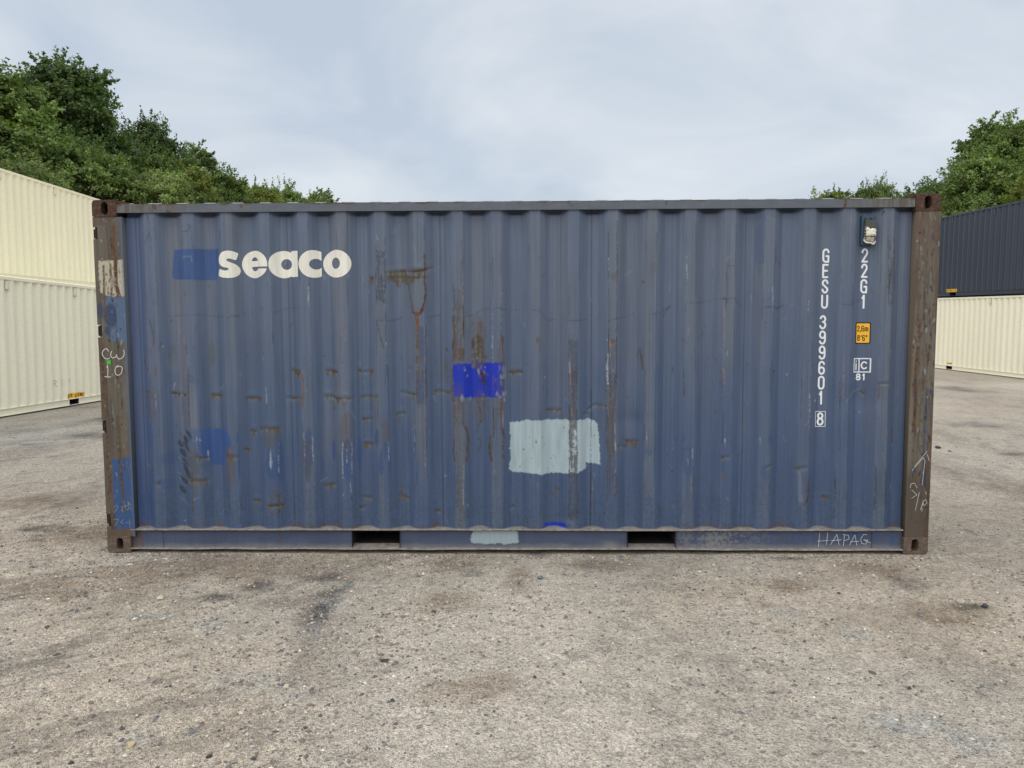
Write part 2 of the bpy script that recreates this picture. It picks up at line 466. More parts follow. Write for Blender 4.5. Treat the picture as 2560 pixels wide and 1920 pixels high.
class Paint:
    def __init__(self, xs, zs, base, seed=1.0):
        self.xs, self.zs = np.asarray(xs), np.asarray(zs)
        self.X, self.Z = np.meshgrid(self.xs, self.zs)
        self.C = np.empty(self.X.shape + (4,))
        self.C[..., :3] = base
        self.C[..., 3] = 0.0
        self.D = np.zeros(self.X.shape)
        self.nf = fbm(self.X * 75, self.Z * 75, seed, 2)
        self.nv = fbm(self.X * 90, self.Z * 9, seed + 5, 3)
        self.nm = fbm(self.X * 11, self.Z * 11, seed + 9, 3)
        self.e = max(0.0035, 0.75 * (self.xs[1] - self.xs[0]))
    def win(self, x0, x1, z0, z1):
        a, b = np.searchsorted(self.xs, (x0, x1)); c, d = np.searchsorted(self.zs, (z0, z1))
        return (slice(c, d), slice(a, b)) if b > a and d > c else None
    def put(self, w, m, kind, rust=None):
        colr, thr, ru = KIND[kind]
        c = alb(*colr)
        m = m[..., None]
        self.C[w][..., :3] += (c - self.C[w][..., :3]) * m
        self.C[w][..., 3:] += (ru - self.C[w][..., 3:]) * m
    def breakup(self, w, thr, iso=0.5):
        if thr <= 0: return 1.0
        nz = self.nf[w] * iso + self.nv[w] * (1 - iso)
        return sstep(thr - 0.12, thr + 0.12, nz)
    def stroke(self, kind, width, op, pts):
        hw = width * 0.5
        if hw < self.e:
            op = op * max(0.68, hw / self.e); hw = self.e
        e = self.e
        px = [p[0] for p in pts]; pz = [p[1] for p in pts]
        w = self.win(min(px) - hw - 0.02, max(px) + hw + 0.02, min(pz) - hw - 0.02, max(pz) + hw + 0.02)
        if w is None: return
        X = self.X[w] + (self.nm[w] - 0.5) * 0.010 + (self.nf[w] - 0.5) * 0.006
        Z = self.Z[w] + (self.nf[w] - 0.5) * 0.008
        d = np.full(X.shape, 9.0)
        for (ax, az), (bx, bz) in zip(pts[:-1], pts[1:]):
            vx, vz = bx - ax, bz - az
            q = vx * vx + vz * vz + 1e-9
            t = np.clip(((X - ax) * vx + (Z - az) * vz) / q, 0, 1)
            d = np.minimum(d, np.hypot(X - ax - t * vx, Z - az - t * vz))
        m = sstep(hw + e, hw - e * 0.6, d) * op * self.breakup(w, KIND[kind][1])
        self.put(w, m, kind)
        if kind in ('rust', 'orange', 'brown', 'olive', 'castbrown'):
            self.put(w, m * 0.75 * sstep(0.50, 0.68, 0.5 * self.nf[w] + 0.5 * self.nv[w]), 'rustdk')
    def spot(self, kind, x, z, rx, rz, rot, op):
        R = max(rx, rz) * 1.5 + 0.02
        w = self.win(x - R, x + R, z - R, z + R)
        if w is None: return
        a = math.radians(rot)
        dx, dz = self.X[w] - x, self.Z[w] - z
        u = dx * math.cos(a) + dz * math.sin(a); v = -dx * math.sin(a) + dz * math.cos(a)
        d = np.hypot(u / max(rx, 1e-4), v / max(rz, 1e-4)) + (self.nm[w] - 0.5) * 0.5 + (self.nv[w] - 0.5) * 0.35
        m = sstep(1.1, 0.72, d) * op * self.breakup(w, KIND[kind][1], 0.35)
        self.put(w, m, kind)
    def poly(self, kind, op, pts, soft=None):
        px = np.array([p[0] for p in pts]); pz = np.array([p[1] for p in pts])
        w = self.win(px.min() - 0.03, px.max() + 0.03, pz.min() - 0.03, pz.max() + 0.03)
        if w is None: return
        rg_ = 0.35 if kind in ('mid', 'navy', 'postblue') else 1.0
        X = self.X[w] + ((self.nf[w] - 0.5) * 0.016 + (self.nm[w] - 0.5) * 0.016) * rg_; Z = self.Z[w] + ((self.nv[w] - 0.5) * 0.012 + (self.nm[w] - 0.5) * 0.018 + (self.nf[w] - 0.5) * 0.014) * rg_
        ins = np.zeros(X.shape, bool); d = np.full(X.shape, 9.0)
        n = len(pts)
        for i in range(n):
            ax, az = pts[i]; bx, bz = pts[(i + 1) % n]
            c = (az > Z) != (bz > Z)
            with np.errstate(divide='ignore', invalid='ignore'):
                xi = (bx - ax) * (Z - az) / (bz - az + 1e-12) + ax
            ins ^= c & (X < xi)
            vx, vz = bx - ax, bz - az
            t = np.clip(((X - ax) * vx + (Z - az) * vz) / (vx * vx + vz * vz + 1e-9), 0, 1)
            d = np.minimum(d, np.hypot(X - ax - t * vx, Z - az - t * vz))
        sd = np.where(ins, d, -d)
        m = sstep(-0.003, 0.004, sd) * op * self.breakup(w, KIND[kind][1], 0.4)
        self.put(w, m, kind)
    def crease(self, x0, z0, x1, z1, width, op, depth, drip):
        w = self.win(min(x0, x1) - 0.06, max(x0, x1) + 0.06, min(z0, z1) - 0.16, max(z0, z1) + 0.08)
        if w is None: return
        X, Z = self.X[w], self.Z[w]
        t = np.clip((X - x0) / (x1 - x0 + 1e-9), 0, 1)
        along = sstep(-0.12, 0.08, (X - x0) / (x1 - x0 + 1e-9)) * sstep(1.12, 0.92, (X - x0) / (x1 - x0 + 1e-9))
        dz = Z - (z0 + t * (z1 - z0)) + (self.nm[w] - 0.5) * 0.018
        self.D[w] += along * (np.exp(-(dz / 0.012) ** 2) * depth - np.exp(-((dz - 0.028) / 0.018) ** 2) * depth * 0.35) * 0.0006
        hw = max(width * 0.5, self.e)
        comb = (self.nv[w] - 0.36) * (0.14 if drip else 0.02)          # ragged runs below the fold
        up = sstep(hw + self.e + 0.012 * self.nf[w], hw * 0.3, dz)
        dn = sstep(-hw - np.maximum(comb, 0) - self.e, -hw * 0.4 - np.maximum(comb, 0) * 0.4, dz)
        gate = sstep(0.22, 0.55, fbm(X * 38, Z * 14, 57, 3)) * sstep(0.1, 0.5, fbm(X * 12, Z * 3, 58, 2))
        m = np.where(dz > 0, up, dn) * along * gate
        halo = np.exp(-((dz + 0.01) / 0.03) ** 2) * along * 0.22 * op
        self.put(w, halo, 'grey')
        self.put(w, m * op * sstep(0.16, 0.42, self.nf[w] * 0.5 + self.nv[w] * 0.5), 'olive')
        core = sstep(hw * 0.8 + self.e, 0, np.abs(dz)) * along * op * gate
        self.put(w, core * 0.75 * sstep(0.42, 0.66, self.nf[w]), 'brown')
        self.put(w, core * 0.6 * sstep(0.56, 0.7, self.nv[w]), 'rust')
        self.put(w, core * 0.8 * sstep(0.46, 0.66, self.nm[w]), 'rustdk')
    def mesh(self, name, Y, keep=None, extra=()):
        co = np.stack([self.X, Y, self.Z], -1).reshape(-1, 3)
        f = grid_faces(len(self.xs), len(self.zs), keep)
        col = self.C.reshape(-1, 4)
        for (bx, bcol) in extra:
            v, ff = box_arrays(*bx)
            f = np.concatenate([f, ff + len(co)])
            co = np.concatenate([co, v])
            col = np.concatenate([col, np.tile(np.array(list(bcol) + [0.6]), (8, 1))])
        return raw_mesh(name, co, f, col)
# wear on the long side: (kind, width, opacity, [(x, z) metres])
STROKES = [
 ('light',0.0083,0.3,[(-2.494,0.707),(-2.386,0.602)]),
 ('light',0.0083,0.3,[(-2.507,0.594),(-2.389,0.507)]),
 ('light',0.0083,0.3,[(-2.472,0.828),(-2.39,0.724)]),
 ('light',0.0083,0.3,[(-2.497,0.411),(-2.421,0.341)]),
 ('light',0.0083,0.3,[(-2.443,0.897),(-2.343,0.828)]),
 ('dark',0.0041,0.7,[(-0.978,2.257),(-0.983,1.826)]),
 ('dark',0.0041,0.7,[(-0.915,2.232),(-0.92,1.842)]),
 ('dark',0.0041,0.7,[(-0.42,1.981),(-0.422,1.387)]),
 ('dark',0.0041,0.7,[(-0.354,1.956),(-0.357,1.404)]),
 ('dark',0.0041,0.7,[(-0.428,1.184),(-0.427,0.928)]),
 ('dark',0.0041,0.7,[(-0.361,1.158),(-0.362,0.945)]),
 ('dark',0.0041,0.7,[(0.411,1.603),(0.415,1.234)]),
 ('dark',0.0041,0.7,[(0.469,1.577),(0.471,1.251)]),
 ('dark',0.0041,0.7,[(0.411,1.392),(0.417,0.196)]),
 ('dark',0.0041,0.7,[(0.469,1.367),(0.474,0.213)]),
 ('dark',0.0041,0.7,[(0.682,1.392),(0.691,0.395)]),
 ('dark',0.0041,0.7,[(0.749,1.366),(0.756,0.413)]),
 ('dark',0.0041,0.7,[(0.698,1.618),(0.703,1.233)]),
 ('dark',0.0041,0.7,[(0.756,1.593),(0.759,1.25)]),
 ('dark',0.0041,0.7,[(-0.687,1.707),(-0.691,1.237)]),
 ('dark',0.0041,0.7,[(-0.626,1.682),(-0.629,1.253)]),
 ('dark',0.0041,0.7,[(-0.698,1.396),(-0.699,1.074)]),
 ('dark',0.0041,0.7,[(-0.627,1.37),(-0.629,1.091)]),
 ('dark',0.0041,0.7,[(-0.141,1.115),(-0.139,0.877)]),
 ('dark',0.0041,0.7,[(-0.078,1.09),(-0.078,0.894)]),
 ('dark',0.0041,0.7,[(2.641,0.644),(2.655,0.328)]),
 ('dark',0.0041,0.7,[(2.712,0.619),(2.723,0.345)]),
 ('dark',0.0041,0.7,[(2.672,2.299),(2.691,1.832)]),
 ('dark',0.0041,0.7,[(2.725,2.274),(2.742,1.849)]),
 ('dark',0.0033,0.7,[(0.693,2.337),(0.698,1.798),(0.698,1.25)]),
 ('dark',0.0033,0.7,[(0.75,2.418),(0.756,1.839),(0.757,1.25)]),
 ('dark',0.0033,0.5,[(1.312,2.39),(1.319,2.136),(1.319,1.881)]),
 ('dark',0.0033,0.4,[(1.033,2.334),(1.039,2.027),(1.039,1.717)]),
 ('dark',0.0033,0.4,[(1.595,2.388),(1.601,2.208),(1.601,2.028)]),
 ('dark',0.0033,0.6,[(1.881,2.247),(1.885,2.178),(1.883,2.108)]),
 ('dark',0.0033,0.6,[(1.536,2.045),(1.541,1.921),(1.539,1.797)]),
 ('dark',0.0033,0.7,[(1.52,1.28),(1.529,0.942),(1.531,0.602)]),
 ('dark',0.0033,0.45,[(1.579,1.238),(1.586,0.997),(1.587,0.755)]),
 ('dark',0.0033,0.55,[(0.963,1.366),(0.968,1.028),(0.968,0.688)]),
 ('dark',0.0033,0.6,[(1.24,1.365),(1.244,1.264),(1.242,1.163)]),
 ('dark',0.0033,0.5,[(1.859,1.363),(1.864,1.279),(1.862,1.195)]),
 ('dark',0.0033,0.7,[(2.088,1.278),(2.094,1.14),(2.094,1.001)]),
 ('dark',0.0033,0.8,[(2.364,1.261),(2.373,1.017),(2.377,0.772)]),
 ('dark',0.0033,0.35,[(2.422,1.068),(2.432,0.793),(2.437,0.516)]),
 ('dark',0.0033,0.7,[(2.348,0.61),(2.352,0.529),(2.351,0.448)]),
 ('dark',0.0033,0.6,[(2.351,0.353),(2.356,0.272),(2.355,0.19)]),
 ('dark',0.0033,0.6,[(2.634,0.67),(2.642,0.503),(2.644,0.336)]),
 ('dark',0.0033,0.5,[(2.683,0.822),(2.689,0.721),(2.689,0.619)]),
 ('dark',0.0033,0.3,[(1.883,1.363),(1.892,1.069),(1.895,0.772)]),
 ('dark',0.0033,0.4,[(2.635,1.767),(2.643,1.602),(2.645,1.435)]),
 ('dark',0.0033,0.4,[(1.875,2.1),(1.879,2.018),(1.877,1.935)]),
 ('dark',0.0033,0.5,[(2.726,1.601),(2.732,1.518),(2.731,1.435)]),
 ('dark',0.0033,0.3,[(-2.31,1.705),(-2.313,1.553),(-2.322,1.401)]),
 ('dark',0.0033,0.5,[(-2.61,1.875),(-2.615,1.707),(-2.625,1.538)]),
 ('dark',0.0033,0.4,[(-2.68,2.126),(-2.681,2.042),(-2.688,1.959)]),
 ('dark',0.0033,0.4,[(-2.393,2.307),(-2.393,2.257),(-2.398,2.207)]),
 ('dark',0.0033,0.7,[(-2.108,2.371),(-2.107,2.342),(-2.111,2.313)]),
 ('dark',0.0033,0.3,[(-1.467,1.969),(-1.466,1.882),(-1.472,1.794)]),
 ('dark',0.0033,0.4,[(-2.599,1.206),(-2.604,1.034),(-2.614,0.862)]),
 ('dark',0.0033,0.4,[(-1.809,1.119),(-1.809,1.033),(-1.815,0.947)]),
 ('dark',0.0033,0.3,[(-2.106,1.205),(-2.108,1.068),(-2.116,0.931)]),
 ('dark',0.0033,0.6,[(-0.36,2.36),(-0.359,2.167),(-0.365,1.972)]),
 ('dark',0.0033,0.4,[(-0.139,2.17),(-0.138,2.029),(-0.142,1.888)]),
 ('dark',0.0033,0.5,[(-0.078,2.219),(-0.077,1.913),(-0.082,1.605)]),
 ('dark',0.0033,0.4,[(-0.143,1.905),(-0.142,1.663),(-0.147,1.42)]),
 ('dark',0.0033,0.6,[(-0.916,1.809),(-0.918,1.533),(-0.926,1.254)]),
 ('dark',0.0033,0.5,[(-0.906,1.371),(-0.908,1.151),(-0.915,0.929)]),
 ('dark',0.0033,0.6,[(-0.636,1.014),(-0.636,0.826),(-0.642,0.637)]),
 ('dark',0.0033,0.4,[(-2.663,0.914),(-2.669,0.715),(-2.68,0.515)]),
 ('dark',0.0033,0.4,[(-1.253,1.601),(-1.253,1.504),(-1.258,1.407)]),
 ('dark',0.0033,0.4,[(2.106,1.278),(2.112,1.136),(2.113,0.992)]),
 ('primer',0.0066,0.9,[(-0.356,1.939),(-0.355,1.839)]),
 ('primer',0.0066,0.7,[(-1.213,1.693),(-1.214,1.575)]),
 ('primer',0.0066,0.6,[(-0.636,1.682),(-0.638,1.405)]),
 ('primer',0.0066,0.8,[(-0.074,1.554),(-0.073,1.403)]),
 ('primer',0.0066,0.7,[(-0.071,1.149),(-0.071,0.945)]),
 ('primer',0.0066,0.9,[(0.419,1.452),(0.421,1.251)]),
 ('primer',0.0066,0.9,[(0.419,1.367),(0.421,1.165)]),
 ('primer',0.0066,0.8,[(0.434,1.114),(0.436,1.012)]),
 ('primer',0.0066,0.9,[(0.708,1.568),(0.711,1.451)]),
 ('primer',0.0066,0.7,[(0.694,1.173),(0.696,1.012)]),
 ('primer',0.0066,0.7,[(0.744,0.568),(0.746,0.447)]),
 ('primer',0.0066,0.8,[(1.523,1.814),(1.535,1.248)]),
 ('primer',0.0066,0.9,[(1.525,1.364),(1.528,1.272)]),
 ('primer',0.0066,0.7,[(1.269,1.674),(1.272,1.599)]),
 ('primer',0.0066,0.8,[(-1.486,1.693),(-1.487,1.618)]),
 ('primer',0.0066,0.5,[(-1.529,1.373),(-1.534,1.084)]),
 ('primer',0.0066,0.8,[(2.386,1.436),(2.391,1.303)]),
 ('primer',0.0066,0.7,[(2.388,1.361),(2.396,1.143)]),
 ('primer',0.0066,0.8,[(0.418,1.469),(0.42,1.251)]),
 ('primer',0.0066,0.7,[(0.419,1.367),(0.421,1.114)]),
 ('primer',0.0066,0.8,[(-0.414,1.15),(-0.414,1.014)]),
 ('primer',0.0066,0.7,[(-0.669,1.371),(-0.669,1.294)]),
 ('primer',0.0066,0.6,[(1.301,0.567),(1.304,0.464)]),
 ('primer',0.0066,0.6,[(-0.69,1.371),(-0.689,1.32)]),
 ('white',0.0033,0.9,[(-1.473,1.961),(-1.475,1.794)]),
 ('white',0.0033,0.9,[(-2.334,0.862),(-2.336,0.758)]),
 ('white',0.0033,0.9,[(-2.267,0.758),(-2.268,0.689)]),
 ('white',0.0033,0.7,[(-1.784,0.775),(-1.787,0.637)]),
 ('white',0.0033,0.7,[(-1.728,0.81),(-1.732,0.602)]),
 ('white',0.0033,0.7,[(-1.537,0.895),(-1.539,0.723)]),
 ('white',0.0033,0.6,[(-1.473,0.861),(-1.476,0.689)]),
 ('white',0.0033,0.6,[(-1.805,1.238),(-1.807,1.119)]),
 ('white',0.0033,0.5,[(-2.626,1.18),(-2.629,1.069)]),
 ('white',0.0033,0.7,[(-1.253,0.818),(-1.257,0.559)]),
 ('white',0.0033,0.6,[(-1.185,0.826),(-1.189,0.559)]),
 ('white',0.0033,0.8,[(-1.224,0.775),(-1.225,0.671)]),
 ('white',0.0033,0.6,[(-0.95,0.826),(-0.95,0.706)]),
 ('white',0.0033,0.7,[(-0.911,0.826),(-0.912,0.688)]),
 ('white',0.0033,0.6,[(-0.723,0.86),(-0.723,0.723)]),
 ('white',0.0033,0.6,[(-0.643,0.774),(-0.643,0.637)]),
 ('white',0.0033,0.7,[(-0.141,1.863),(-0.142,1.403)]),
 ('white',0.0033,0.5,[(-0.077,2.004),(-0.076,1.838)]),
 ('white',0.0033,0.9,[(0.694,2.156),(0.696,2.066)]),
 ('white',0.0033,0.9,[(0.692,1.468),(0.695,1.25)]),
 ('white',0.0033,0.8,[(0.684,1.401),(0.687,1.25)]),
 ('white',0.0033,0.8,[(0.693,1.366),(0.695,1.198)]),
 ('white',0.0033,0.9,[(0.752,0.816),(0.754,0.756)]),
 ('white',0.0033,0.5,[(0.747,1.046),(0.752,0.602)]),
 ('white',0.0033,0.9,[(-0.072,1.047),(-0.071,0.928)]),
 ('white',0.0033,0.7,[(-0.365,0.654),(-0.366,0.36)]),
 ('white',0.0033,0.6,[(-0.916,1.557),(-0.915,1.49)]),
 ('white',0.0033,0.9,[(1.25,2.161),(1.254,1.997)]),
 ('white',0.0033,0.6,[(1.867,1.944),(1.873,1.771)]),
 ('white',0.0033,0.8,[(2.121,1.844),(2.124,1.762)]),
 ('white',0.0033,0.8,[(2.15,1.178),(2.157,1.009)]),
 ('white',0.0033,0.5,[(2.145,1.001),(2.149,0.925)]),
 ('white',0.0033,0.8,[(2.768,0.516),(2.772,0.439)]),
 ('white',0.0033,0.5,[(1.8,0.857),(1.802,0.823)]),
 ('white',0.0033,0.9,[(1.544,0.849),(1.547,0.79)]),
 ('white',0.0033,0.5,[(2.12,1.819),(2.123,1.761)]),
 ('white',0.0033,0.8,[(1.311,0.773),(1.313,0.704)]),
 ('white',0.0033,0.1,[(0.415,0.187),(0.417,-0.056)]),
 ('white',0.0033,0.8,[(0.413,1.427),(0.415,1.334)]),
 ('rust',0.0124,0.95,[(-0.633,2.185),(-0.626,2.106),(-0.629,2.007),(-0.626,1.916),(-0.636,1.841),(-0.659,1.791)]),
 ('olive',0.0108,0.85,[(-0.753,1.975),(-0.742,1.908),(-0.734,1.85),(-0.721,1.783)]),
 ('rust',0.0182,0.95,[(-0.718,1.774),(-0.689,1.756),(-0.664,1.77),(-0.647,1.799)]),
 ('orange',0.0249,0.95,[(-0.691,1.766),(-0.69,1.707)]),
 ('orange',0.0182,0.95,[(-0.69,1.716),(-0.694,1.632)]),
 ('rust',0.0083,0.8,[(-0.694,1.64),(-0.695,1.472),(-0.695,1.254),(-0.7,1.269),(-0.7,1.116)]),
 ('rust',0.005,0.6,[(-0.701,2.107),(-0.701,2.007)]),
 ('rust',0.005,0.6,[(-0.66,2.082),(-0.659,2.024)]),
 ('rust',0.0099,0.9,[(-0.427,1.798),(-0.429,1.706),(-0.42,1.639),(-0.431,1.522),(-0.437,1.404),(-0.44,1.37),(-0.443,1.158),(-0.42,1.09),(-0.42,0.979),(-0.433,0.911),(-0.43,0.826),(-0.435,0.74),(-0.424,0.684)]),
 ('brown',0.005,0.8,[(-0.408,1.723),(-0.417,1.639),(-0.41,1.53)]),
 ('brown',0.0058,0.8,[(-0.357,1.839),(-0.354,1.723),(-0.353,1.622)]),
 ('olive',0.0149,0.85,[(-0.344,0.937),(-0.326,0.86),(-0.337,0.783),(-0.327,0.723),(-0.342,0.684)]),
 ('olive',0.0149,0.85,[(-0.166,0.868),(-0.171,0.791),(-0.163,0.722),(-0.15,0.684)]),
 ('brown',0.0149,0.9,[(-0.077,0.945),(-0.064,0.859),(-0.075,0.774),(-0.067,0.697)]),
 ('rust',0.0083,0.9,[(-0.073,1.605),(-0.07,1.487),(-0.066,1.403),(-0.062,1.369),(-0.063,1.217),(-0.08,1.09),(-0.081,0.928)]),
 ('olive',0.0332,0.5,[(-0.236,1.689),(-0.242,1.555)]),
 ('olive',0.0912,0.75,[(-0.254,1.555),(-0.251,1.404)]),
 ('brown',0.0066,0.7,[(-0.261,1.158),(-0.249,1.09),(-0.229,0.988),(-0.259,0.928),(-0.268,0.885)]),
 ('brown',0.0066,0.7,[(-0.251,0.851),(-0.234,0.817),(-0.252,0.757)]),
 ('brown',0.0041,0.6,[(-0.211,1.149),(-0.207,1.03)]),
 ('olive',0.0133,0.4,[(-0.24,1.158),(-0.237,1.03)]),
 ('brown',0.0066,0.7,[(-0.14,1.318),(-0.143,1.217),(-0.14,1.013),(-0.142,0.86)]),
 ('olive',0.0083,0.5,[(-0.397,0.671),(-0.409,0.343)]),
 ('olive',0.0497,0.25,[(-0.387,0.86),(-0.393,0.221)]),
 ('rustdk',0.0249,0.9,[(-0.243,1.344),(-0.214,1.31),(-0.202,1.251)]),
 ('rustdk',0.0133,0.9,[(-0.248,1.268),(-0.197,1.276)]),
 ('rust',0.0083,0.8,[(-0.14,1.31),(-0.138,1.259)]),
 ('brown',0.005,0.8,[(-0.197,1.259),(-0.188,1.175)]),
 ('rust',0.0066,0.9,[(-2.386,1.376),(-2.382,1.256),(-2.383,1.12),(-2.384,0.931)]),
 ('rust',0.0058,0.7,[(-2.618,1.376),(-2.62,1.317)]),
 ('olive',0.0066,0.5,[(-2.448,1.171),(-2.451,1.017)]),
 ('rust',0.0066,0.6,[(-2.098,0.672),(-2.097,0.446)]),
 ('rust',0.0116,0.85,[(-2.111,0.801),(-2.105,0.724),(-2.071,0.706)]),
 ('olive',0.0166,0.6,[(-2.385,0.62),(-2.378,0.446),(-2.383,0.315)]),
 ('orange',0.0075,0.85,[(-1.534,1.322),(-1.529,1.203),(-1.536,1.084)]),
 ('rust',0.0066,0.8,[(-1.856,0.982),(-1.84,0.93)]),
 ('rust',0.0083,0.8,[(-1.733,0.93),(-1.743,0.887)]),
 ('olive',0.0083,0.7,[(-1.831,0.359),(-1.815,0.324)]),
 ('olive',0.0116,0.8,[(-1.738,0.437),(-1.734,0.298)]),
 ('rust',0.0099,0.7,[(-2.337,0.741),(-2.317,0.689)]),
 ('rust',0.0066,0.7,[(-2.389,1.541),(-2.386,1.494),(-2.374,1.476)]),
 ('rust',0.0066,0.7,[(-2.329,1.537),(-2.324,1.503)]),
 ('brown',0.0066,0.7,[(-2.714,1.436),(-2.7,1.368),(-2.688,1.342)]),
 ('rust',0.005,0.6,[(-2.615,1.393),(-2.619,1.318)]),
 ('light',0.005,0.6,[(-2.37,1.477),(-2.392,1.333)]),
 ('olive',0.0083,0.6,[(-1.313,1.203),(-1.314,1.066)]),
 ('olive',0.0083,0.6,[(-1.038,1.151),(-1.037,1.074)]),
 ('rust',0.0058,0.5,[(-1.246,1.134),(-1.227,1.032),(-1.222,0.895)]),
 ('rust',0.0083,0.6,[(-0.914,0.912),(-0.909,0.826)]),
 ('primer',0.0116,0.6,[(-0.962,0.843),(-0.959,0.792)]),
 ('olive',0.0066,0.5,[(-0.834,0.602),(-0.832,0.438)]),
 ('olive',0.0066,0.5,[(-0.836,1.031),(-0.832,0.963)]),
 ('olive',0.0116,0.8,[(0.105,0.256),(0.112,0.217)]),
 ('olive',0.0116,0.8,[(0.225,0.274),(0.214,0.217)]),
 ('orange',0.0083,0.9,[(0.971,0.507),(0.971,0.456)]),
 ('orange',0.0099,0.9,[(1.53,0.567),(1.533,0.529)]),
 ('olive',0.0083,0.7,[(1.626,0.318),(1.628,0.249)]),
 ('olive',0.0058,0.6,[(0.605,0.387),(0.603,0.291)]),
 ('olive',0.0058,0.6,[(1.084,0.335),(1.089,0.283)]),
 ('olive',0.0133,0.85,[(2.157,0.533),(2.155,0.413),(2.134,0.353)]),
 ('light',0.0249,0.35,[(2.09,0.602),(2.104,0.387)]),
 ('rust',0.0075,0.9,[(2.646,1.235),(2.645,1.143)]),
 ('rust',0.0099,0.8,[(2.764,0.915),(2.766,0.822)]),
 ('olive',0.0099,0.6,[(2.43,0.439),(2.435,0.353)]),
 ('light',0.0041,0.7,[(2.416,1.118),(2.464,1.181),(2.529,1.209)]),
 ('light',0.0041,0.8,[(2.526,1.181),(2.562,1.156)]),
 ('white',0.005,0.8,[(2.644,1.235),(2.718,1.242)]),
 ('brown',0.0066,0.7,[(2.624,2.449),(2.635,2.477),(2.648,2.451)]),
 ('olive',0.0083,0.45,[(2.684,2.485),(2.681,2.339),(2.701,2.095),(2.691,1.931)]),
 ('brown',0.0058,0.5,[(2.721,2.476),(2.727,2.404),(2.711,2.282),(2.723,2.16),(2.7,2.013)]),
 ('dark',0.0116,0.35,[(2.683,2.144),(2.7,1.89)]),
 ('brown',0.0075,0.8,[(0.938,1.517),(0.921,1.492),(0.934,1.45),(0.944,1.358)]),
 ('brown',0.0058,0.6,[(1.225,1.576),(1.258,1.549)]),
 ('brown',0.0058,0.7,[(1.169,1.382),(1.172,1.324)]),
 ('dark',0.005,0.8,[(1.094,1.741),(1.139,1.808)]),
 ('dark',0.005,0.8,[(1.518,1.872),(1.552,1.835)]),
 ('dark',0.0066,0.6,[(1.531,2.094),(1.597,2.097)]),
 ('light',0.0033,0.6,[(1.53,2.127),(1.546,2.16),(1.567,2.159)]),
 ('dark',0.0041,0.6,[(2.11,2.359),(2.102,2.347)]),
 ('dark',0.0041,0.7,[(-2.644,2.482),(-2.62,2.449),(-2.615,2.374),(-2.661,2.275)]),
 ('dark',0.0041,0.7,[(-2.613,2.374),(-2.614,2.2)]),
 ('dark',0.005,0.7,[(-2.387,2.363),(-2.353,2.364),(-2.323,2.389),(-2.334,2.414)]),
 ('dark',0.005,0.5,[(-2.673,1.808),(-2.636,1.664),(-2.615,1.554)]),
 ('dark',0.005,0.45,[(-2.651,1.724),(-2.621,1.622)]),
 ('dark',0.0041,0.5,[(-2.394,1.949),(-2.383,1.907),(-2.369,1.94)]),
 ('light',0.0033,0.6,[(-2.394,2.174),(-2.377,2.174)]),
 ('light',0.0033,0.6,[(-2.385,2.186),(-2.322,2.186),(-2.323,2.149)]),
 ('dark',0.0041,0.5,[(-1.831,1.812),(-1.805,1.804)]),
 ('dark',0.005,0.5,[(-0.989,1.734),(-0.981,1.684)]),
 ('dark',0.005,0.5,[(-0.982,1.709),(-0.975,1.658)]),
 ('dark',0.005,0.5,[(-0.976,1.684),(-0.969,1.633)]),
 ('dark',0.005,0.5,[(-0.97,1.658),(-0.962,1.608)]),
 ('dark',0.005,0.5,[(-0.963,1.633),(-0.956,1.583)]),
 ('dark',0.005,0.5,[(-0.957,1.608),(-0.95,1.558)]),
 ('dark',0.005,0.5,[(-0.951,1.583),(-0.943,1.532)]),
 ('dark',0.005,0.5,[(-0.945,1.557),(-0.937,1.507)]),
 ('dark',0.005,0.5,[(-0.938,1.532),(-0.931,1.482)]),
 ('dark',0.005,0.5,[(-2.376,1.325),(-2.318,1.265)]),
 ('dark',0.005,0.5,[(-2.373,1.291),(-2.319,1.235)]),
 ('dark',0.005,0.4,[(-2.358,1.325),(-2.309,1.282)]),
 ('dark',0.0025,0.55,[(-2.521,1.757),(-2.393,1.76),(-2.274,1.764),(-2.104,1.742),(-2.028,1.75),(-1.933,1.783)]),
 ('dark',0.0025,0.5,[(-1.747,1.774),(-1.644,1.807),(-1.5,1.811)]),
 ('dark',0.0025,0.6,[(-0.976,1.715),(-0.867,1.718),(-0.799,1.741)]),
 ('dark',0.0025,0.6,[(-0.631,1.736),(-0.53,1.755)]),
 ('dark',0.0025,0.6,[(-0.404,1.731),(-0.295,1.754),(-0.21,1.793),(-0.093,1.805),(-0.026,1.781),(0.053,1.788)]),
 ('dark',0.0033,0.65,[(0.141,1.787),(0.199,1.785),(0.237,1.733),(0.258,1.712),(0.316,1.72)]),
 ('dark',0.0025,0.6,[(0.408,1.713),(0.508,1.711)]),
 ('dark',0.0025,0.6,[(0.403,1.713),(0.478,1.707),(0.541,1.719)]),
 ('dark',0.0025,0.6,[(0.695,1.712),(0.778,1.726),(0.886,1.759)]),
 ('dark',0.0025,0.6,[(0.969,1.749),(1.052,1.758),(1.147,1.816)]),
 ('dark',0.0033,0.65,[(1.258,1.833),(1.358,1.835),(1.457,1.856),(1.597,1.867),(1.626,1.83),(1.656,1.803)]),
 ('dark',0.0033,0.6,[(1.813,1.796),(1.87,1.808),(1.904,1.794),(1.961,1.816)]),
 ('dark',0.0025,0.6,[(1.836,1.804),(1.919,1.791),(1.955,1.811)]),
 ('dark',0.0025,0.6,[(2.362,1.818),(2.412,1.813),(2.509,1.854)]),
]
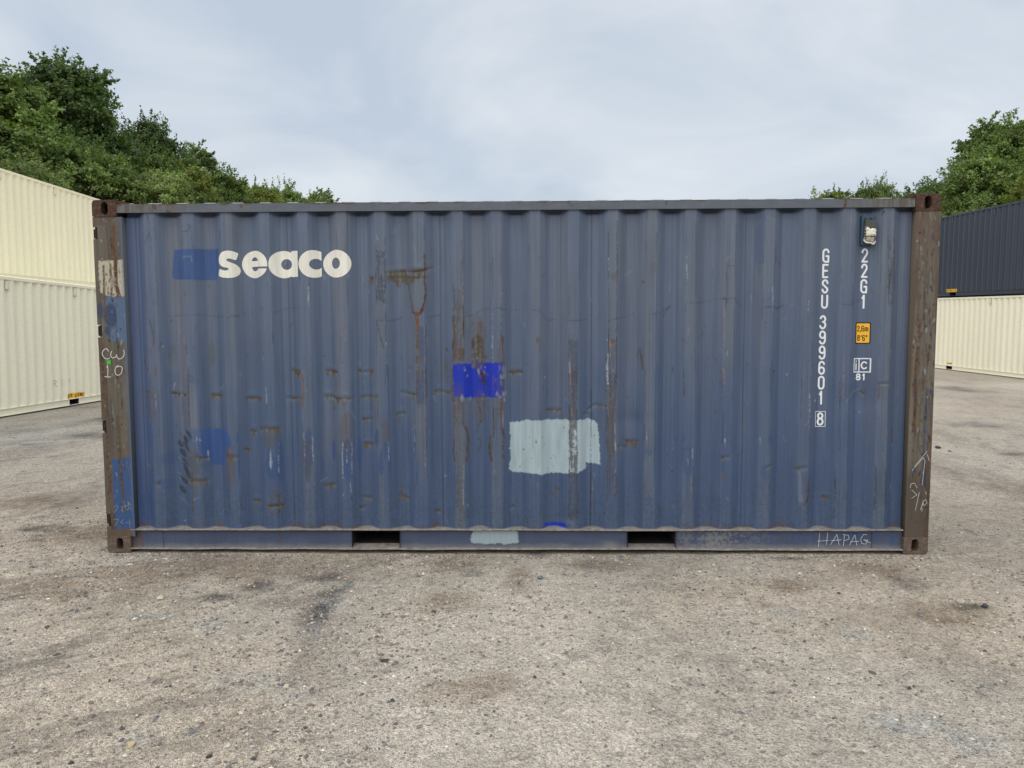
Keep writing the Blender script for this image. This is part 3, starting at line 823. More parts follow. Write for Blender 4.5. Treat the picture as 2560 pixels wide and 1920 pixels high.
# (kind, x, z, radius_x, radius_z, tilt, opacity)
SPOTS = [
 ('deep',-1.718,0.689,0.022,0.174,0,0.8),
 ('deep',-1.803,0.663,0.02,0.124,0,0.8),
 ('deep',-1.776,0.637,0.05,0.091,0,0.8),
 ('deep',-2.027,0.689,0.012,0.158,0,0.8),
 ('deep',-2.03,0.853,0.012,0.058,0,0.8),
 ('deep',-1.33,0.758,0.012,0.083,0,0.8),
 ('deep',-1.414,0.654,0.007,0.075,0,0.8),
 ('deep',-1.505,0.775,0.041,0.158,0,0.8),
 ('deep',-1.518,0.602,0.025,0.075,0,0.8),
 ('deep',-1.328,0.749,0.012,0.083,0,0.8),
 ('deep',-1.217,0.697,0.041,0.149,0,0.8),
 ('deep',-1.133,0.732,0.018,0.141,0,0.8),
 ('deep',-1.0,0.86,0.02,0.066,0,0.8),
 ('deep',-0.97,0.671,0.02,0.108,0,0.8),
 ('deep',-0.91,0.671,0.015,0.108,0,0.8),
 ('deep',-0.938,0.775,0.033,0.075,0,0.8),
 ('deep',-0.724,0.783,0.009,0.095,0,0.8),
 ('deep',0.995,0.756,0.037,0.029,0,0.45),
 ('deep',0.991,0.391,0.035,0.041,0,0.45),
 ('deep',1.839,0.602,0.037,0.066,0,0.45),
 ('deep',1.875,0.853,0.017,0.041,0,0.45),
 ('deep',1.273,0.773,0.037,0.017,0,0.45),
 ('deep',1.244,0.722,0.013,0.066,0,0.45),
 ('deep',1.299,0.722,0.012,0.066,0,0.45),
 ('deep',1.275,0.627,0.033,0.05,0,0.45),
 ('deep',1.247,0.858,0.015,0.025,0,0.45),
 ('deep',1.873,0.849,0.021,0.037,0,0.45),
 ('deep',-2.555,0.698,0.075,0.05,0,0.45),
 ('deep',-2.58,0.515,0.066,0.05,0,0.45),
 ('deep',-2.743,0.341,0.05,0.108,0,0.45),
 ('deep',0.482,0.386,0.0,0.001,0,0.45),
 ('deep',1.778,2.264,0.041,0.216,0,0.35),
 ('deep',1.053,1.299,0.029,0.099,0,0.35),
 ('deep',-0.676,1.218,0.029,0.133,0,0.5),
 ('deep',-0.658,1.556,0.025,0.133,0,0.5),
 ('smear',-2.397,0.879,0.021,0.048,35,0.9),
 ('smear',-2.428,0.841,0.021,0.04,35,0.9),
 ('smear',-2.426,0.784,0.021,0.052,35,0.9),
 ('smear',-2.458,0.741,0.021,0.044,35,0.9),
 ('smear',-2.444,0.663,0.021,0.052,35,0.9),
 ('smear',-2.425,0.594,0.021,0.056,35,0.9),
 ('smear',-2.457,0.542,0.021,0.048,35,0.9),
 ('smear',-2.469,0.463,0.021,0.04,35,0.9),
 ('smear',-2.473,0.81,0.021,0.032,35,0.9),
 ('speck',0.993,0.96,0.029,0.174,0,0.65),
 ('speck',0.99,0.841,0.021,0.075,0,0.65),
 ('speck',0.718,1.342,0.025,0.091,0,0.65),
 ('speck',-1.778,0.698,0.025,0.091,0,0.65),
 ('speck',-1.222,0.689,0.029,0.108,0,0.65),
 ('speck',1.263,2.087,0.018,0.083,0,0.65),
 ('speck',-1.51,0.775,0.029,0.099,0,0.65),
 ('speck',1.833,1.414,0.017,0.025,0,0.65),
 ('speck',-2.316,0.845,0.021,0.017,0,0.65),
 ('speck',-2.286,0.715,0.033,0.041,0,0.65),
 ('olive',-0.82,2.029,0.066,0.041,0,0.9),
 ('olive',-0.753,2.008,0.033,0.041,0,0.8),
 ('olive',-0.829,1.979,0.017,0.025,0,0.8),
 ('olive',-1.017,2.009,0.029,0.037,0,0.5),
 ('grey',-0.687,1.908,0.046,0.116,0,0.35),
 ('grey',-1.046,2.067,0.05,0.05,0,0.25),
 ('grey',-0.861,2.066,0.099,0.058,0,0.25),
 ('rust',-0.39,1.471,0.046,0.05,0,0.6),
 ('rust',-0.431,1.133,0.012,0.041,0,0.9),
 ('rust',-0.071,1.575,0.013,0.033,0,0.9),
 ('olive',-0.247,1.446,0.058,0.041,0,0.9),
 ('grey',-0.329,1.698,0.017,0.05,0,0.5),
 ('olive',-0.48,1.504,0.013,0.022,0,0.8),
 ('olive',-0.484,1.337,0.021,0.075,0,0.35),
 ('olive',-0.487,1.404,0.017,0.05,0,0.35),
 ('olive',-0.388,1.597,0.05,0.274,0,0.34),
 ('olive',-0.393,1.09,0.046,0.216,0,0.34),
 ('olive',-0.241,1.09,0.062,0.141,0,0.34),
 ('olive',-0.088,1.132,0.037,0.216,0,0.34),
 ('olive',-0.086,1.487,0.033,0.116,0,0.34),
 ('olive',-0.245,1.597,0.058,0.166,0,0.34),
 ('olive',-0.693,1.515,0.033,0.216,0,0.34),
 ('olive',-2.368,0.602,0.058,0.182,0,0.34),
 ('olive',-2.09,0.646,0.05,0.182,0,0.34),
 ('olive',-1.791,0.861,0.066,0.099,0,0.34),
 ('olive',-1.52,0.689,0.05,0.182,0,0.34),
 ('olive',-1.222,0.895,0.058,0.166,0,0.34),
 ('olive',-0.94,0.895,0.041,0.133,0,0.34),
 ('olive',0.439,0.859,0.033,0.415,0,0.34),
 ('olive',0.72,0.944,0.033,0.332,0,0.34),
 ('olive',-2.676,1.12,0.05,0.182,0,0.34),
 ('olive',-1.762,0.359,0.058,0.099,0,0.34),
 ('grey',-0.285,1.383,0.021,0.025,0,0.7),
 ('rust',-0.222,1.328,0.037,0.033,0,0.6),
 ('primer',2.108,0.4,0.017,0.018,0,0.6),
 ('scrape',2.71,1.841,0.025,0.05,0,0.5),
 ('rust',0.184,1.572,0.013,0.022,0,0.6),
 ('olive',0.93,1.467,0.025,0.058,0,0.4),
 ('primer',0.717,1.543,0.021,0.041,0,0.8),
 ('rust',0.721,1.56,0.017,0.021,0,0.6),
 ('olive',0.73,2.024,0.025,0.033,0,0.4),
 ('olive',1.015,2.089,0.029,0.041,0,0.25),
 ('dark',0.942,1.986,0.01,0.008,0,0.9),
 ('dark',1.893,1.338,0.008,0.01,0,0.9),
 ('dark',2.229,0.967,0.001,0.001,0,0.1),
 ('olive',-2.65,1.495,0.013,0.041,0,0.3),
 ('olive',-2.507,1.469,0.029,0.091,0,0.3),
 ('olive',-2.216,1.485,0.029,0.099,0,0.3),
 ('olive',-2.51,1.723,0.01,0.017,0,0.6),
 ('olive',-2.224,1.973,0.012,0.017,0,0.4),
 ('grey',-2.501,1.401,0.05,0.075,0,0.25),
]
# (kind, opacity, outline)
PATCHES = [
 ('mid',0.85,[(-2.468,2.237),(-2.13,2.243),(-2.134,2.123),(-2.142,2.064),(-2.159,2.015),(-2.333,2.015),(-2.468,2.023),(-2.491,2.041),(-2.475,2.175)]),
 ('mid',0.95,[(-2.3,0.922),(-2.107,0.922),(-2.091,0.879),(-2.074,0.827),(-2.081,0.784),(-2.116,0.784),(-2.126,0.65),(-2.254,0.65),(-2.27,0.698),(-2.308,0.715)]),
 ('mid',0.4,[(-2.386,0.927),(-2.296,0.922),(-2.304,0.706),(-2.346,0.724),(-2.39,0.828)]),
 ('vivid',0.97,[(-0.431,1.401),(-0.331,1.404),(-0.074,1.406),(-0.069,1.252),(-0.061,1.157),(-0.249,1.153),(-0.35,1.154),(-0.431,1.16),(-0.435,1.319)]),
 ('pale',0.97,[(-0.026,0.97),(0.072,0.977),(0.097,0.991),(0.165,0.987),(0.409,0.99),(0.472,0.991),(0.564,0.985),(0.619,0.961),(0.632,0.893),(0.637,0.739),(0.642,0.649),(0.54,0.669),(0.536,0.619),(0.472,0.598),(0.41,0.598),(0.308,0.586),(0.198,0.581),(0.087,0.598),(-0.006,0.602),(-0.027,0.619),(-0.018,0.705),(-0.027,0.774),(-0.018,0.859)]),
 ('vivid',0.95,[(0.219,0.204),(0.24,0.216),(0.308,0.222),(0.385,0.211),(0.406,0.183),(0.214,0.182)]),
 ('scrape',0.75,[(-0.977,2.232),(-0.917,2.216),(-0.92,1.842),(-0.982,1.867)]),
 ('scrape',0.4,[(-0.418,1.956),(-0.356,1.939),(-0.357,1.404),(-0.422,1.429)]),
 ('scrape',0.4,[(-0.426,1.158),(-0.363,1.141),(-0.362,0.945),(-0.427,0.971)]),
 ('scrape',0.6,[(0.413,1.578),(0.467,1.561),(0.471,1.251),(0.415,1.276)]),
 ('scrape',0.75,[(0.413,1.367),(0.467,1.35),(0.474,0.213),(0.416,0.239)]),
 ('scrape',0.65,[(0.684,1.366),(0.747,1.349),(0.756,0.413),(0.691,0.438)]),
 ('scrape',0.45,[(0.7,1.593),(0.754,1.576),(0.759,1.25),(0.703,1.275)]),
 ('scrape',0.35,[(-0.686,1.682),(-0.627,1.665),(-0.629,1.253),(-0.69,1.279)]),
 ('scrape',0.55,[(-0.696,1.371),(-0.629,1.353),(-0.629,1.091),(-0.698,1.116)]),
 ('scrape',0.4,[(-0.139,1.09),(-0.08,1.073),(-0.078,0.894),(-0.139,0.919)]),
 ('scrape',0.35,[(2.644,0.619),(2.711,0.602),(2.723,0.345),(2.653,0.371)]),
 ('scrape',0.3,[(2.675,2.274),(2.724,2.258),(2.742,1.849),(2.69,1.874)]),
]
# dented rusty creases: (x0, z0, x1, z1, width, opacity, depth_mm, drips)
CREASES = [
 (-2.527,1.193,-2.415,1.178,0.0133,0.9,6,1),
 (-2.231,1.171,-2.14,1.164,0.0116,0.9,6,1),
 (-1.966,1.151,-1.851,1.149,0.0116,0.9,6,1),
 (-1.671,1.151,-1.541,1.145,0.0099,0.9,6,1),
 (-1.391,1.159,-1.294,1.153,0.0099,0.9,6,1),
 (-1.353,1.153,-1.178,1.145,0.0108,0.9,6,1),
 (-1.118,1.15,-0.985,1.159,0.0133,0.9,6,1),
 (-0.82,1.186,-0.708,1.179,0.0099,0.9,6,1),
 (-0.57,1.194,-0.458,1.187,0.0116,0.9,6,1),
 (-0.024,1.335,0.073,1.34,0.0124,0.9,6,1),
 (0.251,1.062,0.35,1.056,0.0099,0.9,6,1),
 (-1.11,0.998,-1.034,0.999,0.0149,0.9,6,1),
 (-0.852,1.033,-0.793,1.035,0.0124,0.9,6,1),
 (-1.104,0.806,-1.025,0.807,0.0075,0.9,6,1),
 (-1.114,0.407,-1.05,0.399,0.0075,0.9,6,1),
 (-0.854,0.425,-0.768,0.394,0.0099,0.9,6,1),
 (-1.143,0.331,-1.103,0.326,0.0133,0.9,6,1),
 (-0.581,0.301,-0.538,0.299,0.0133,0.9,6,1),
 (-0.024,0.327,0.011,0.331,0.0099,0.9,6,1),
 (0.312,0.464,0.342,0.461,0.0083,0.9,6,1),
 (0.543,1.05,0.606,1.092,0.0099,0.9,6,1),
 (0.606,1.092,0.682,1.084,0.0099,0.9,6,1),
 (0.826,0.829,0.912,0.82,0.0124,0.9,6,1),
 (0.768,0.797,0.827,0.787,0.0099,0.9,6,1),
 (0.514,1.02,0.556,1.022,0.0083,0.9,6,1),
 (-1.868,0.926,-1.722,0.921,0.0116,0.9,6,1),
 (-1.991,0.775,-1.953,0.758,0.0149,0.9,6,1),
 (-2.121,0.715,-2.034,0.713,0.0116,0.9,6,1),
 (-2.347,0.707,-2.261,0.698,0.0149,0.9,6,1),
 (-2.397,0.529,-2.263,0.533,0.0166,0.9,6,1),
 (-1.823,0.35,-1.71,0.359,0.0182,0.9,6,1),
 (-1.943,0.378,-1.881,0.376,0.0066,0.9,6,1),
 (-1.405,0.494,-1.317,0.505,0.0083,0.9,6,1),
 (-2.645,0.515,-2.613,0.514,0.0133,0.9,6,1),
 (-2.723,0.662,-2.693,0.66,0.0116,0.9,6,1),
 (-2.703,1.196,-2.673,1.194,0.0166,0.9,6,1),
 (-2.704,1.364,-2.673,1.351,0.0116,0.9,6,1),
 (-1.944,0.913,-1.901,0.909,0.0066,0.9,6,1),
 (-1.627,1.355,-1.553,1.354,0.0075,0.9,6,1),
 (-1.598,1.335,-1.564,1.331,0.0133,0.9,6,1),
 (-1.38,1.354,-1.289,1.347,0.0083,0.9,6,1),
 (-1.136,1.351,-1.11,1.347,0.0149,0.9,6,1),
 (-1.098,1.34,-1.019,1.343,0.0099,0.9,6,1),
 (-0.762,1.367,-0.741,1.365,0.0083,0.9,6,1),
 (-1.348,1.345,-1.28,1.339,0.0075,0.9,6,1),
 (2.274,0.413,2.316,0.405,0.0182,0.9,6,1),
 (2.53,1.189,2.564,1.164,0.0149,0.9,6,1),
 (2.64,1.239,2.718,1.245,0.0058,0.9,6,1),
 (2.056,0.627,2.152,0.636,0.0058,0.9,6,1),
 (1.518,0.709,1.58,0.717,0.0066,0.9,6,1),
 (1.85,0.636,1.884,0.644,0.0075,0.9,6,1),
 (-0.907,2.058,-0.622,2.08,0.0182,1,8,1),
 (-0.899,2.022,-0.627,2.028,0.0124,0.9,4,1),
 (-1.046,2.03,-0.994,2.021,0.0232,0.9,4,1),
 (-0.626,2.088,-0.572,2.096,0.0099,0.8,4,0),
]
# ------------------------------------------------------------------ the blue container
RIB0, PITCH, NRIB = -2.622, 0.2787, 20
Y_OUT, DEPTH = 0.018, 0.046

def corr_profile(x, x0=RIB0, pitch=PITCH, n=NRIB, y_out=Y_OUT, depth=DEPTH, flat=0.036, slope=0.068):
    """outer ribs at y_out, troughs depth further in"""
    x = np.asarray(x, float)
    k = np.clip(np.round((x - x0) / pitch), 0, n - 1)
    d = np.abs(x - (x0 + k * pitch))
    q = (d - flat) / slope
    return y_out + depth * (0.7 * np.clip(q, 0, 1) + 0.3 * sstep(-0.06, 1.06, q))

box = empty('shipping_container', (0, 0, 0), label='weathered blue shipping container with rusty corner posts and white lettering', cat='shipping container')

px_ = np.arange(-2.816, 2.8575, 0.0046)
pz_ = np.arange(0.176, 2.5025, 0.0058)
side = Paint(px_, pz_, (0, 0, 0), 2.0)
X, Z = side.X, side.Z
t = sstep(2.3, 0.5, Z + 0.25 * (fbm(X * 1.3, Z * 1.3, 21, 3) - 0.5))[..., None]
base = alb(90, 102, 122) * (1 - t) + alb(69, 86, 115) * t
# chalky fade: greyer and slightly pink in vertical bands, stronger to the left
kk = np.round((X - RIB0) / PITCH)
bandn = hash2(kk, 0 * kk, 5.0)
fade = sstep(0.42, 0.68, fbm(X * 9, Z * 0.5, 23, 3)) * (0.35 + 0.65 * sstep(1.0, -2.0, X)) * sstep(0.5, 1.0, Z)
base = base + (alb(108, 110, 118) - base) * (0.55 * fade)[..., None]
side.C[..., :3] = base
rib_flat = sstep(0.05, 0.035, np.abs(X - (RIB0 + np.clip(kk, 0, 19) * PITCH)))
greyrib = (rib_flat * (0.15 + 0.35 * bandn) * sstep(0.3, 0.7, fbm(X * 14, Z * 1.2, 27, 3)))[..., None]
side.C[..., :3] += (alb(100, 106, 112) - side.C[..., :3]) * greyrib
# fine vertical streaks, one shade up or down
stv = fbm(X * 120, Z * 0.9, 29, 2) - 0.5
side.C[..., :3] *= (1 + 0.34 * stv * sstep(0.0, 0.5, fbm(X * 4, Z * 2, 30, 2)))[..., None]
side.C[..., :3] *= (0.95 + 0.10 * fbm(X * 22, Z * 6, 33, 3))[..., None]
# lower part: cleaner blue, greenish soil speckle near the flange
low = (sstep(0.75, 0.25, Z) * sstep(0.5, 0.62, side.nf) * 0.35)[..., None]
side.C[..., :3] += (alb(62, 70, 80) - side.C[..., :3]) * low
# brighter blue at the far left trough
lb = (sstep(-2.58, -2.78, X) * 0.5)[..., None]
side.C[..., :3] += (alb(66, 88, 134) - side.C[..., :3]) * lb
# sheet joints
for xs_ in (-2.745, -1.636, -0.5215, 0.575, 1.681):
    jm = (np.exp(-((X - xs_) / 0.0042) ** 2) * 0.42)[..., None]
    side.C[..., :3] *= (1 - jm)
    side.D += np.exp(-((X - xs_) / 0.006) ** 2) * 0.0015
# random nicks along every rib edge
rng = np.random.default_rng(12)
for k in range(NRIB):
    xc = RIB0 + k * PITCH
    for s in (-1, 1):
        for _ in range(5):
            z0 = rng.uniform(0.2, 2.45); ln = rng.uniform(0.03, 0.22)
            side.stroke('dark', 0.003, rng.uniform(0.2, 0.5), [(xc + s * 0.038 + rng.normal(0, 0.003), z0), (xc + s * 0.038 + rng.normal(0, 0.003), z0 + ln)])
for _ in range(170):
    x0 = rng.uniform(-2.75, 2.8); z0 = rng.uniform(0.2, 2.45)
    a = rng.normal(0, 0.5); ln = rng.uniform(0.015, 0.07)
    side.stroke(rng.choice(['dark', 'dark', 'light', 'white']), 0.0025, rng.uniform(0.25, 0.6), [(x0, z0), (x0 + ln * math.sin(a), z0 + ln * math.cos(a))])
for _ in range(90):
    side.spot(rng.choice(['dark', 'olive', 'brown', 'white']), rng.uniform(-2.7, 2.8), rng.uniform(0.22, 1.7), 0.006, 0.008, 0, rng.uniform(0.4, 0.9))
for a in PATCHES: side.poly(*a)
touch = (np.abs(side.C[..., 2] - alb(52, 80, 132)[2]) < 0.02) & (side.C[..., 0] < 0.055)
side.C[..., :3] *= np.where(touch, 0.82 + 0.36 * fbm(X * 30, Z * 5, 79, 3), 1)[..., None]
for a in SPOTS: side.spot(*a)
for a in STROKES: side.stroke(*a)
for a in CREASES: side.crease(*a)
# brush marks inside the pale repair patch
pm = np.abs(side.C[..., 0] - alb(160, 177, 183)[0]) < 0.1
side.C[..., :3] *= np.where(pm, 0.74 + 0.52 * (0.6 * fbm(X * 55, Z * 6, 77, 3) + 0.4 * fbm(X * 14, Z * 5, 78, 3)), 1)[..., None]
for xs_ in (0.575,):
    side.stroke('dark', 0.004, 0.9, [(xs_, 0.2), (xs_ + 0.002, 1.2)])
for _ in range(26):
    side.spot('dark', rng.uniform(0.0, 0.62), rng.uniform(0.56, 0.94), rng.uniform(0.003, 0.007), rng.uniform(0.004, 0.010), rng.uniform(-40, 40), rng.uniform(0.4, 0.8))
# rubbed edges of the bright blue patch
vx0, vx1, vz0, vz1 = -0.418, -0.052, 1.128, 1.375
for _ in range(46):
    e_ = rng.integers(0, 4)
    x_ = rng.uniform(vx0, vx1) if e_ < 2 else (vx1 - abs(rng.normal(0, 0.03)))
    z_ = (vz1 - abs(rng.normal(0, 0.03))) if e_ == 0 else (vz0 + abs(rng.normal(0, 0.02))) if e_ == 1 else rng.uniform(vz0, vz1)
    side.spot(rng.choice(['light', 'grey', 'scrape', 'light']), x_, z_, rng.uniform(0.004, 0.014), rng.uniform(0.006, 0.026), rng.uniform(-25, 25), rng.uniform(0.4, 0.8))
# rust and dust creeping up from the bottom flange in the troughs
trough = 1 - rib_flat
tr_arc = np.clip(1 - (np.abs(np.abs(X - (RIB0 + np.clip(kk, 0, 19) * PITCH)) - PITCH / 2) / 0.085) ** 2, 0, 1)
creep = sstep(0.007, -0.004, (Z - 0.178) - 0.007 * tr_arc - 0.02 * (fbm(X * 7, Z * 0 + 3, 81, 3) - 0.5) * tr_arc)
side.put((slice(None), slice(None)), creep * 0.8, 'dustw')
halo_ = sstep(0.04, 0.0, (Z - 0.178) - 0.012 * tr_arc - 0.05 * (fbm(X * 4, Z * 0 + 5, 82, 3) - 0.45) * tr_arc) * (1 - creep)
side.put((slice(None), slice(None)), halo_ * 0.7 * sstep(0.5, 0.66, fbm(X * 5, Z * 0, 86, 3)) * sstep(0.3, 0.55, side.nf), 'rust')
# dents and slow waviness
buckle = (fbm(X * 2.2, Z * 1.6, 83, 3) - 0.5) * 0.012 + (fbm(X * 7, Z * 2.5, 84, 2) - 0.5) * 0.006
for (dx, dz, rx, rz, am) in ((-0.7, 0.62, 0.10, 0.28, 0.010), (0.02, 0.66, 0.05, 0.18, 0.010), (0.30, 0.66, 0.05, 0.18, 0.010), (2.52, 1.13, 0.16, 0.09, 0.012), (0.42, 0.25, 0.07, 0.06, 0.01), (-1.55, 0.72, 0.06, 0.2, 0.008), (-2.3, 0.62, 0.09, 0.12, 0.01), (0.86, 0.98, 0.15, 0.06, 0.008), (2.2, 0.42, 0.06, 0.16, 0.008), (-0.72, 1.76, 0.05, 0.22, 0.01)):
    buckle = buckle + am * np.exp(-((X - dx) / rx) ** 2 - ((Z - dz) / rz) ** 2)
hold = sstep(2.5, 2.40, Z) * sstep(0.176, 0.26, Z) * sstep(-2.816, -2.70, X) * sstep(2.857, 2.78, X)
SIDE_Y = corr_profile(X) + (buckle + side.D) * hold
# extra inward bend between the ribs, added to darken the shade under the top rail
SIDE_Y += 0.026 * (SIDE_Y - Y_OUT).clip(0, DEPTH) / DEPTH * sstep(2.462, 2.496, Z)
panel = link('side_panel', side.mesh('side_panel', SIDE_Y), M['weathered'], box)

def side_y(x, z):
    """height of the side sheet (bilinear)"""
    fx = np.clip((np.asarray(x) - px_[0]) / (px_[1] - px_[0]), 0, len(px_) - 1.001)
    fz = np.clip((np.asarray(z) - pz_[0]) / (pz_[1] - pz_[0]), 0, len(pz_) - 1.001)
    i = fx.astype(int); j = fz.astype(int); u = fx - i; v = fz - j
    return (SIDE_Y[j, i] * (1 - u) + SIDE_Y[j, i + 1] * u) * (1 - v) + (SIDE_Y[j + 1, i] * (1 - u) + SIDE_Y[j + 1, i + 1] * u) * v

# ---- corner posts
HINGES = ((2.398, 2.311), (1.695, 1.603), (0.992, 0.897), (0.288, 0.196))
xs = np.arange(-3.027, -2.8145, 0.0045); zs = np.arange(0.121, 2.4705, 0.0065)
pl = Paint(xs, zs, alb(93, 86, 76), 6.0)
pl.C[..., :3] *= (0.58 + 0.80 * fbm(pl.X * 60, pl.Z * 2.2, 101, 4))[..., None]
for k in range(26):
    x0 = rng.uniform(-3.0, -2.83); z0 = rng.uniform(0.2, 2.3)
    pl.stroke(rng.choice(['dark', 'rust', 'grey', 'brown', 'dark']), rng.uniform(0.003, 0.010), rng.uniform(0.3, 0.7), [(x0, z0), (x0 + rng.normal(0, 0.006), z0 - rng.uniform(0.05, 0.35))])
pl.poly('cream', 0.95, [(-3.0, 2.155), (-2.818, 2.16), (-2.808, 1.905), (-2.9, 1.89), (-2.99, 1.93)])
pl.poly('postblue', 0.75, [(-2.955, 1.895), (-2.81, 1.9), (-2.81, 1.565), (-2.945, 1.575)])
pl.spot('darkblue', -2.93, 1.765, 0.05, 0.09, 0, 0.85); pl.spot('darkblue', -2.955, 1.65, 0.025, 0.035, 0, 0.85); pl.spot('darkblue', -3.0, 1.80, 0.03, 0.06, 0, 0.7)
pl.poly('navy', 0.9, [(-2.965, 0.705), (-2.845, 0.72), (-2.81, 0.7), (-2.81, 0.17), (-2.97, 0.17)])
pl.stroke('rust', 0.028, 0.95, [(-2.875, 2.40), (-2.89, 2.28), (-2.872, 2.15), (-2.878, 2.0), (-2.86, 1.90)])
pl.stroke('rust', 0.014, 0.8, [(-2.91, 2.13), (-2.905, 2.0), (-2.915, 1.92)])
pl.stroke('castbrown', 0.012, 0.9, [(-2.96, 2.12), (-2.965, 1.95), (-2.97, 1.80), (-2.955, 1.72)])
pl.stroke('castbrown', 0.040, 0.8, [(-3.01, 1.60), (-3.0, 1.35), (-2.995, 1.0), (-2.99, 0.7), (-2.985, 0.4), (-2.98, 0.15)])
pl.stroke('rust', 0.024, 0.7, [(-2.99, 1.30), (-2.985, 1.1), (-2.99, 0.95)])
pl.stroke('olive', 0.022, 0.8, [(-2.905, 1.02), (-2.905, 0.9), (-2.898, 0.75), (-2.905, 0.6), (-2.895, 0.45), (-2.893, 0.3)])
pl.stroke('olive', 0.012, 0.7, [(-2.872, 1.16), (-2.87, 1.08)])
pl.stroke('dark', 0.004, 0.9, [(-2.925, 2.45), (-2.915, 1.9), (-2.89, 1.7), (-2.88, 1.4), (-2.87, 1.1)])
pl.stroke('dark', 0.004, 0.7, [(-2.95, 1.15), (-2.945, 0.72)])
pl.poly('castbrown', 0.9, [(-3.03, 0.17), (-2.81, 0.19), (-2.81, 0.1), (-3.03, 0.1)])
pl.poly('castbrown', 0.6, [(-3.03, 2.48), (-2.86, 2.48), (-2.88, 2.43), (-3.03, 2.40)])
for P__, xa_, xb_ in ((pl, -3.0, -2.83),):
    for _ in range(150):
        P__.spot(rng.choice(['rust', 'dark', 'rustdk', 'grey', 'brown', 'dustw']), rng.uniform(xa_, xb_), rng.uniform(0.2, 2.45), rng.uniform(0.003, 0.009), rng.uniform(0.004, 0.022), rng.uniform(-20, 20), rng.uniform(0.4, 0.95))
edge = sstep(-2.845, -2.815, pl.X); pl.put((slice(None), slice(None)), edge * 0.55, 'postblue')
xm = 0.5 * (xs[1:] + xs[:-1]); zm = 0.5 * (zs[1:] + zs[:-1])
keep = np.ones((len(zm), len(xm)), bool)
strips = []
ztop = 2.47
for (a, b) in HINGES:
    keep &= ~((xm[None, :] < -2.994) & (zm[:, None] < a) & (zm[:, None] > b))
    strips.append(((-3.026, -2.994, 0.006, 0.14, a, ztop), alb(84, 74, 66))); ztop = b
strips.append(((-3.026, -2.994, 0.006, 0.14, 0.121, ztop), alb(84, 74, 66)))
strips.append(((-2.993, -2.817, 0.0065, 0.16, 0.1215, 2.4695), alb(78, 84, 92)))
post = link('corner_post', pl.mesh('corner_post', np.full(pl.X.shape, 0.003) + 0.004 * (fbm(pl.X * 9, pl.Z * 3, 111, 2) - 0.5), keep, strips), M['weathered'], box)
tag(post, 'grey post with cream and blue touch-up paint and hinge notches')
for (a, b) in HINGES:
    bm = bmesh.new()
    zc, h = (a + b) / 2, (a - b)
    bmesh.ops.create_cone(bm, segments=16, radius1=0.012, radius2=0.012, depth=h * 0.94, cap_ends=True, matrix=Matrix.Translation((-3.014, 0.030, zc)))
    me = bpy.data.meshes.new('hinge')
    bm.to_mesh(me); bm.free()
    hg = link('hinge', me, M['dark_steel'], box)
    for b_ in ((-3.013, -2.996, 0.034, 0.044, b + 0.004, a - 0.004), (-3.05, -3.027, 0.05, 0.075, b + 0.01, a - 0.01)):
        link('hinge_leaf', boxes_mesh('hinge_leaf', [b_]), M['dark_steel'], hg)

xs = np.arange(2.8565, 3.0285, 0.0045)
pr = Paint(xs, zs, alb(103, 96, 85), 7.0)
pr.C[..., :3] *= (0.56 + 0.80 * fbm(pr.X * 70, pr.Z * 2.0, 121, 4))[..., None]
pr.put((slice(None), slice(None)), sstep(2.95, 2.88, pr.X) * sstep(0.32, 0.55, fbm(pr.X * 40, pr.Z * 2.5, 123, 3)) * sstep(1.0, 1.8, pr.Z + 0.4 * pr.nm) * 0.9, 'castbrown')
pr.put((slice(None), slice(None)), sstep(2.0, 2.42, pr.Z) * sstep(0.3, 0.55, pr.nv) * 0.7, 'castbrown')
pr.put((slice(None), slice(None)), sstep(2.995, 3.02, pr.X) * sstep(0.4, 0.55, fbm(pr.X * 30, pr.Z * 4, 125, 3)) * 0.95, 'castbrown')
pr.put((slice(None), slice(None)), sstep(2.985, 3.005, pr.X) * sstep(0.95, 0.8, pr.Z) * sstep(0.3, 0.5, pr.nv) * 0.95, 'rust')
pr.put((slice(None), slice(None)), sstep(0.75, 0.5, pr.Z) * 0.5, 'rustdk')
pr.put((slice(None), slice(None)), sstep(0.30, 0.15, pr.Z) * 0.6 * sstep(0.3, 0.5, pr.nf), 'castbrown')
for a in (('rust', 0.022, 0.9, [(2.905, 1.70), (2.90, 1.45), (2.892, 1.3), (2.898, 1.1), (2.89, 0.9)]), ('rust', 0.010, 0.8, [(2.90, 1.03), (2.905, 0.86)]), ('rust', 0.012, 0.8, [(2.985, 2.2), (2.975, 2.12), (2.99, 1.95)]), ('darkblue', 0.03, 0.5, [(2.985, 1.2), (2.98, 0.9), (2.975, 0.5)]), ('dark', 0.005, 0.8, [(2.945, 2.2), (2.94, 1.8), (2.945, 1.3), (2.935, 0.9)]), ('rust', 0.02, 0.8, [(2.975, 1.50), (2.98, 1.42)]), ('rust', 0.012, 0.7, [(2.92, 1.28), (2.918, 1.24)])):
    pr.stroke(*a)
for k in range(46):
    x0 = rng.uniform(2.87, 3.02); z0 = rng.uniform(0.2, 2.4)
    pr.stroke(rng.choice(['dark', 'dark', 'rust', 'brown', 'grey']), rng.uniform(0.003, 0.008), rng.uniform(0.3, 0.8), [(x0, z0), (x0 + rng.normal(0, 0.014), z0 - rng.uniform(0.02, 0.22))])
for _ in range(190):
    pr.spot(rng.choice(['rust', 'dark', 'rustdk', 'rust', 'brown', 'dustw', 'darkblue']), rng.uniform(2.865, 3.025), rng.uniform(0.2, 2.45), rng.uniform(0.003, 0.010), rng.uniform(0.004, 0.030), rng.uniform(-20, 20), rng.uniform(0.4, 0.95))
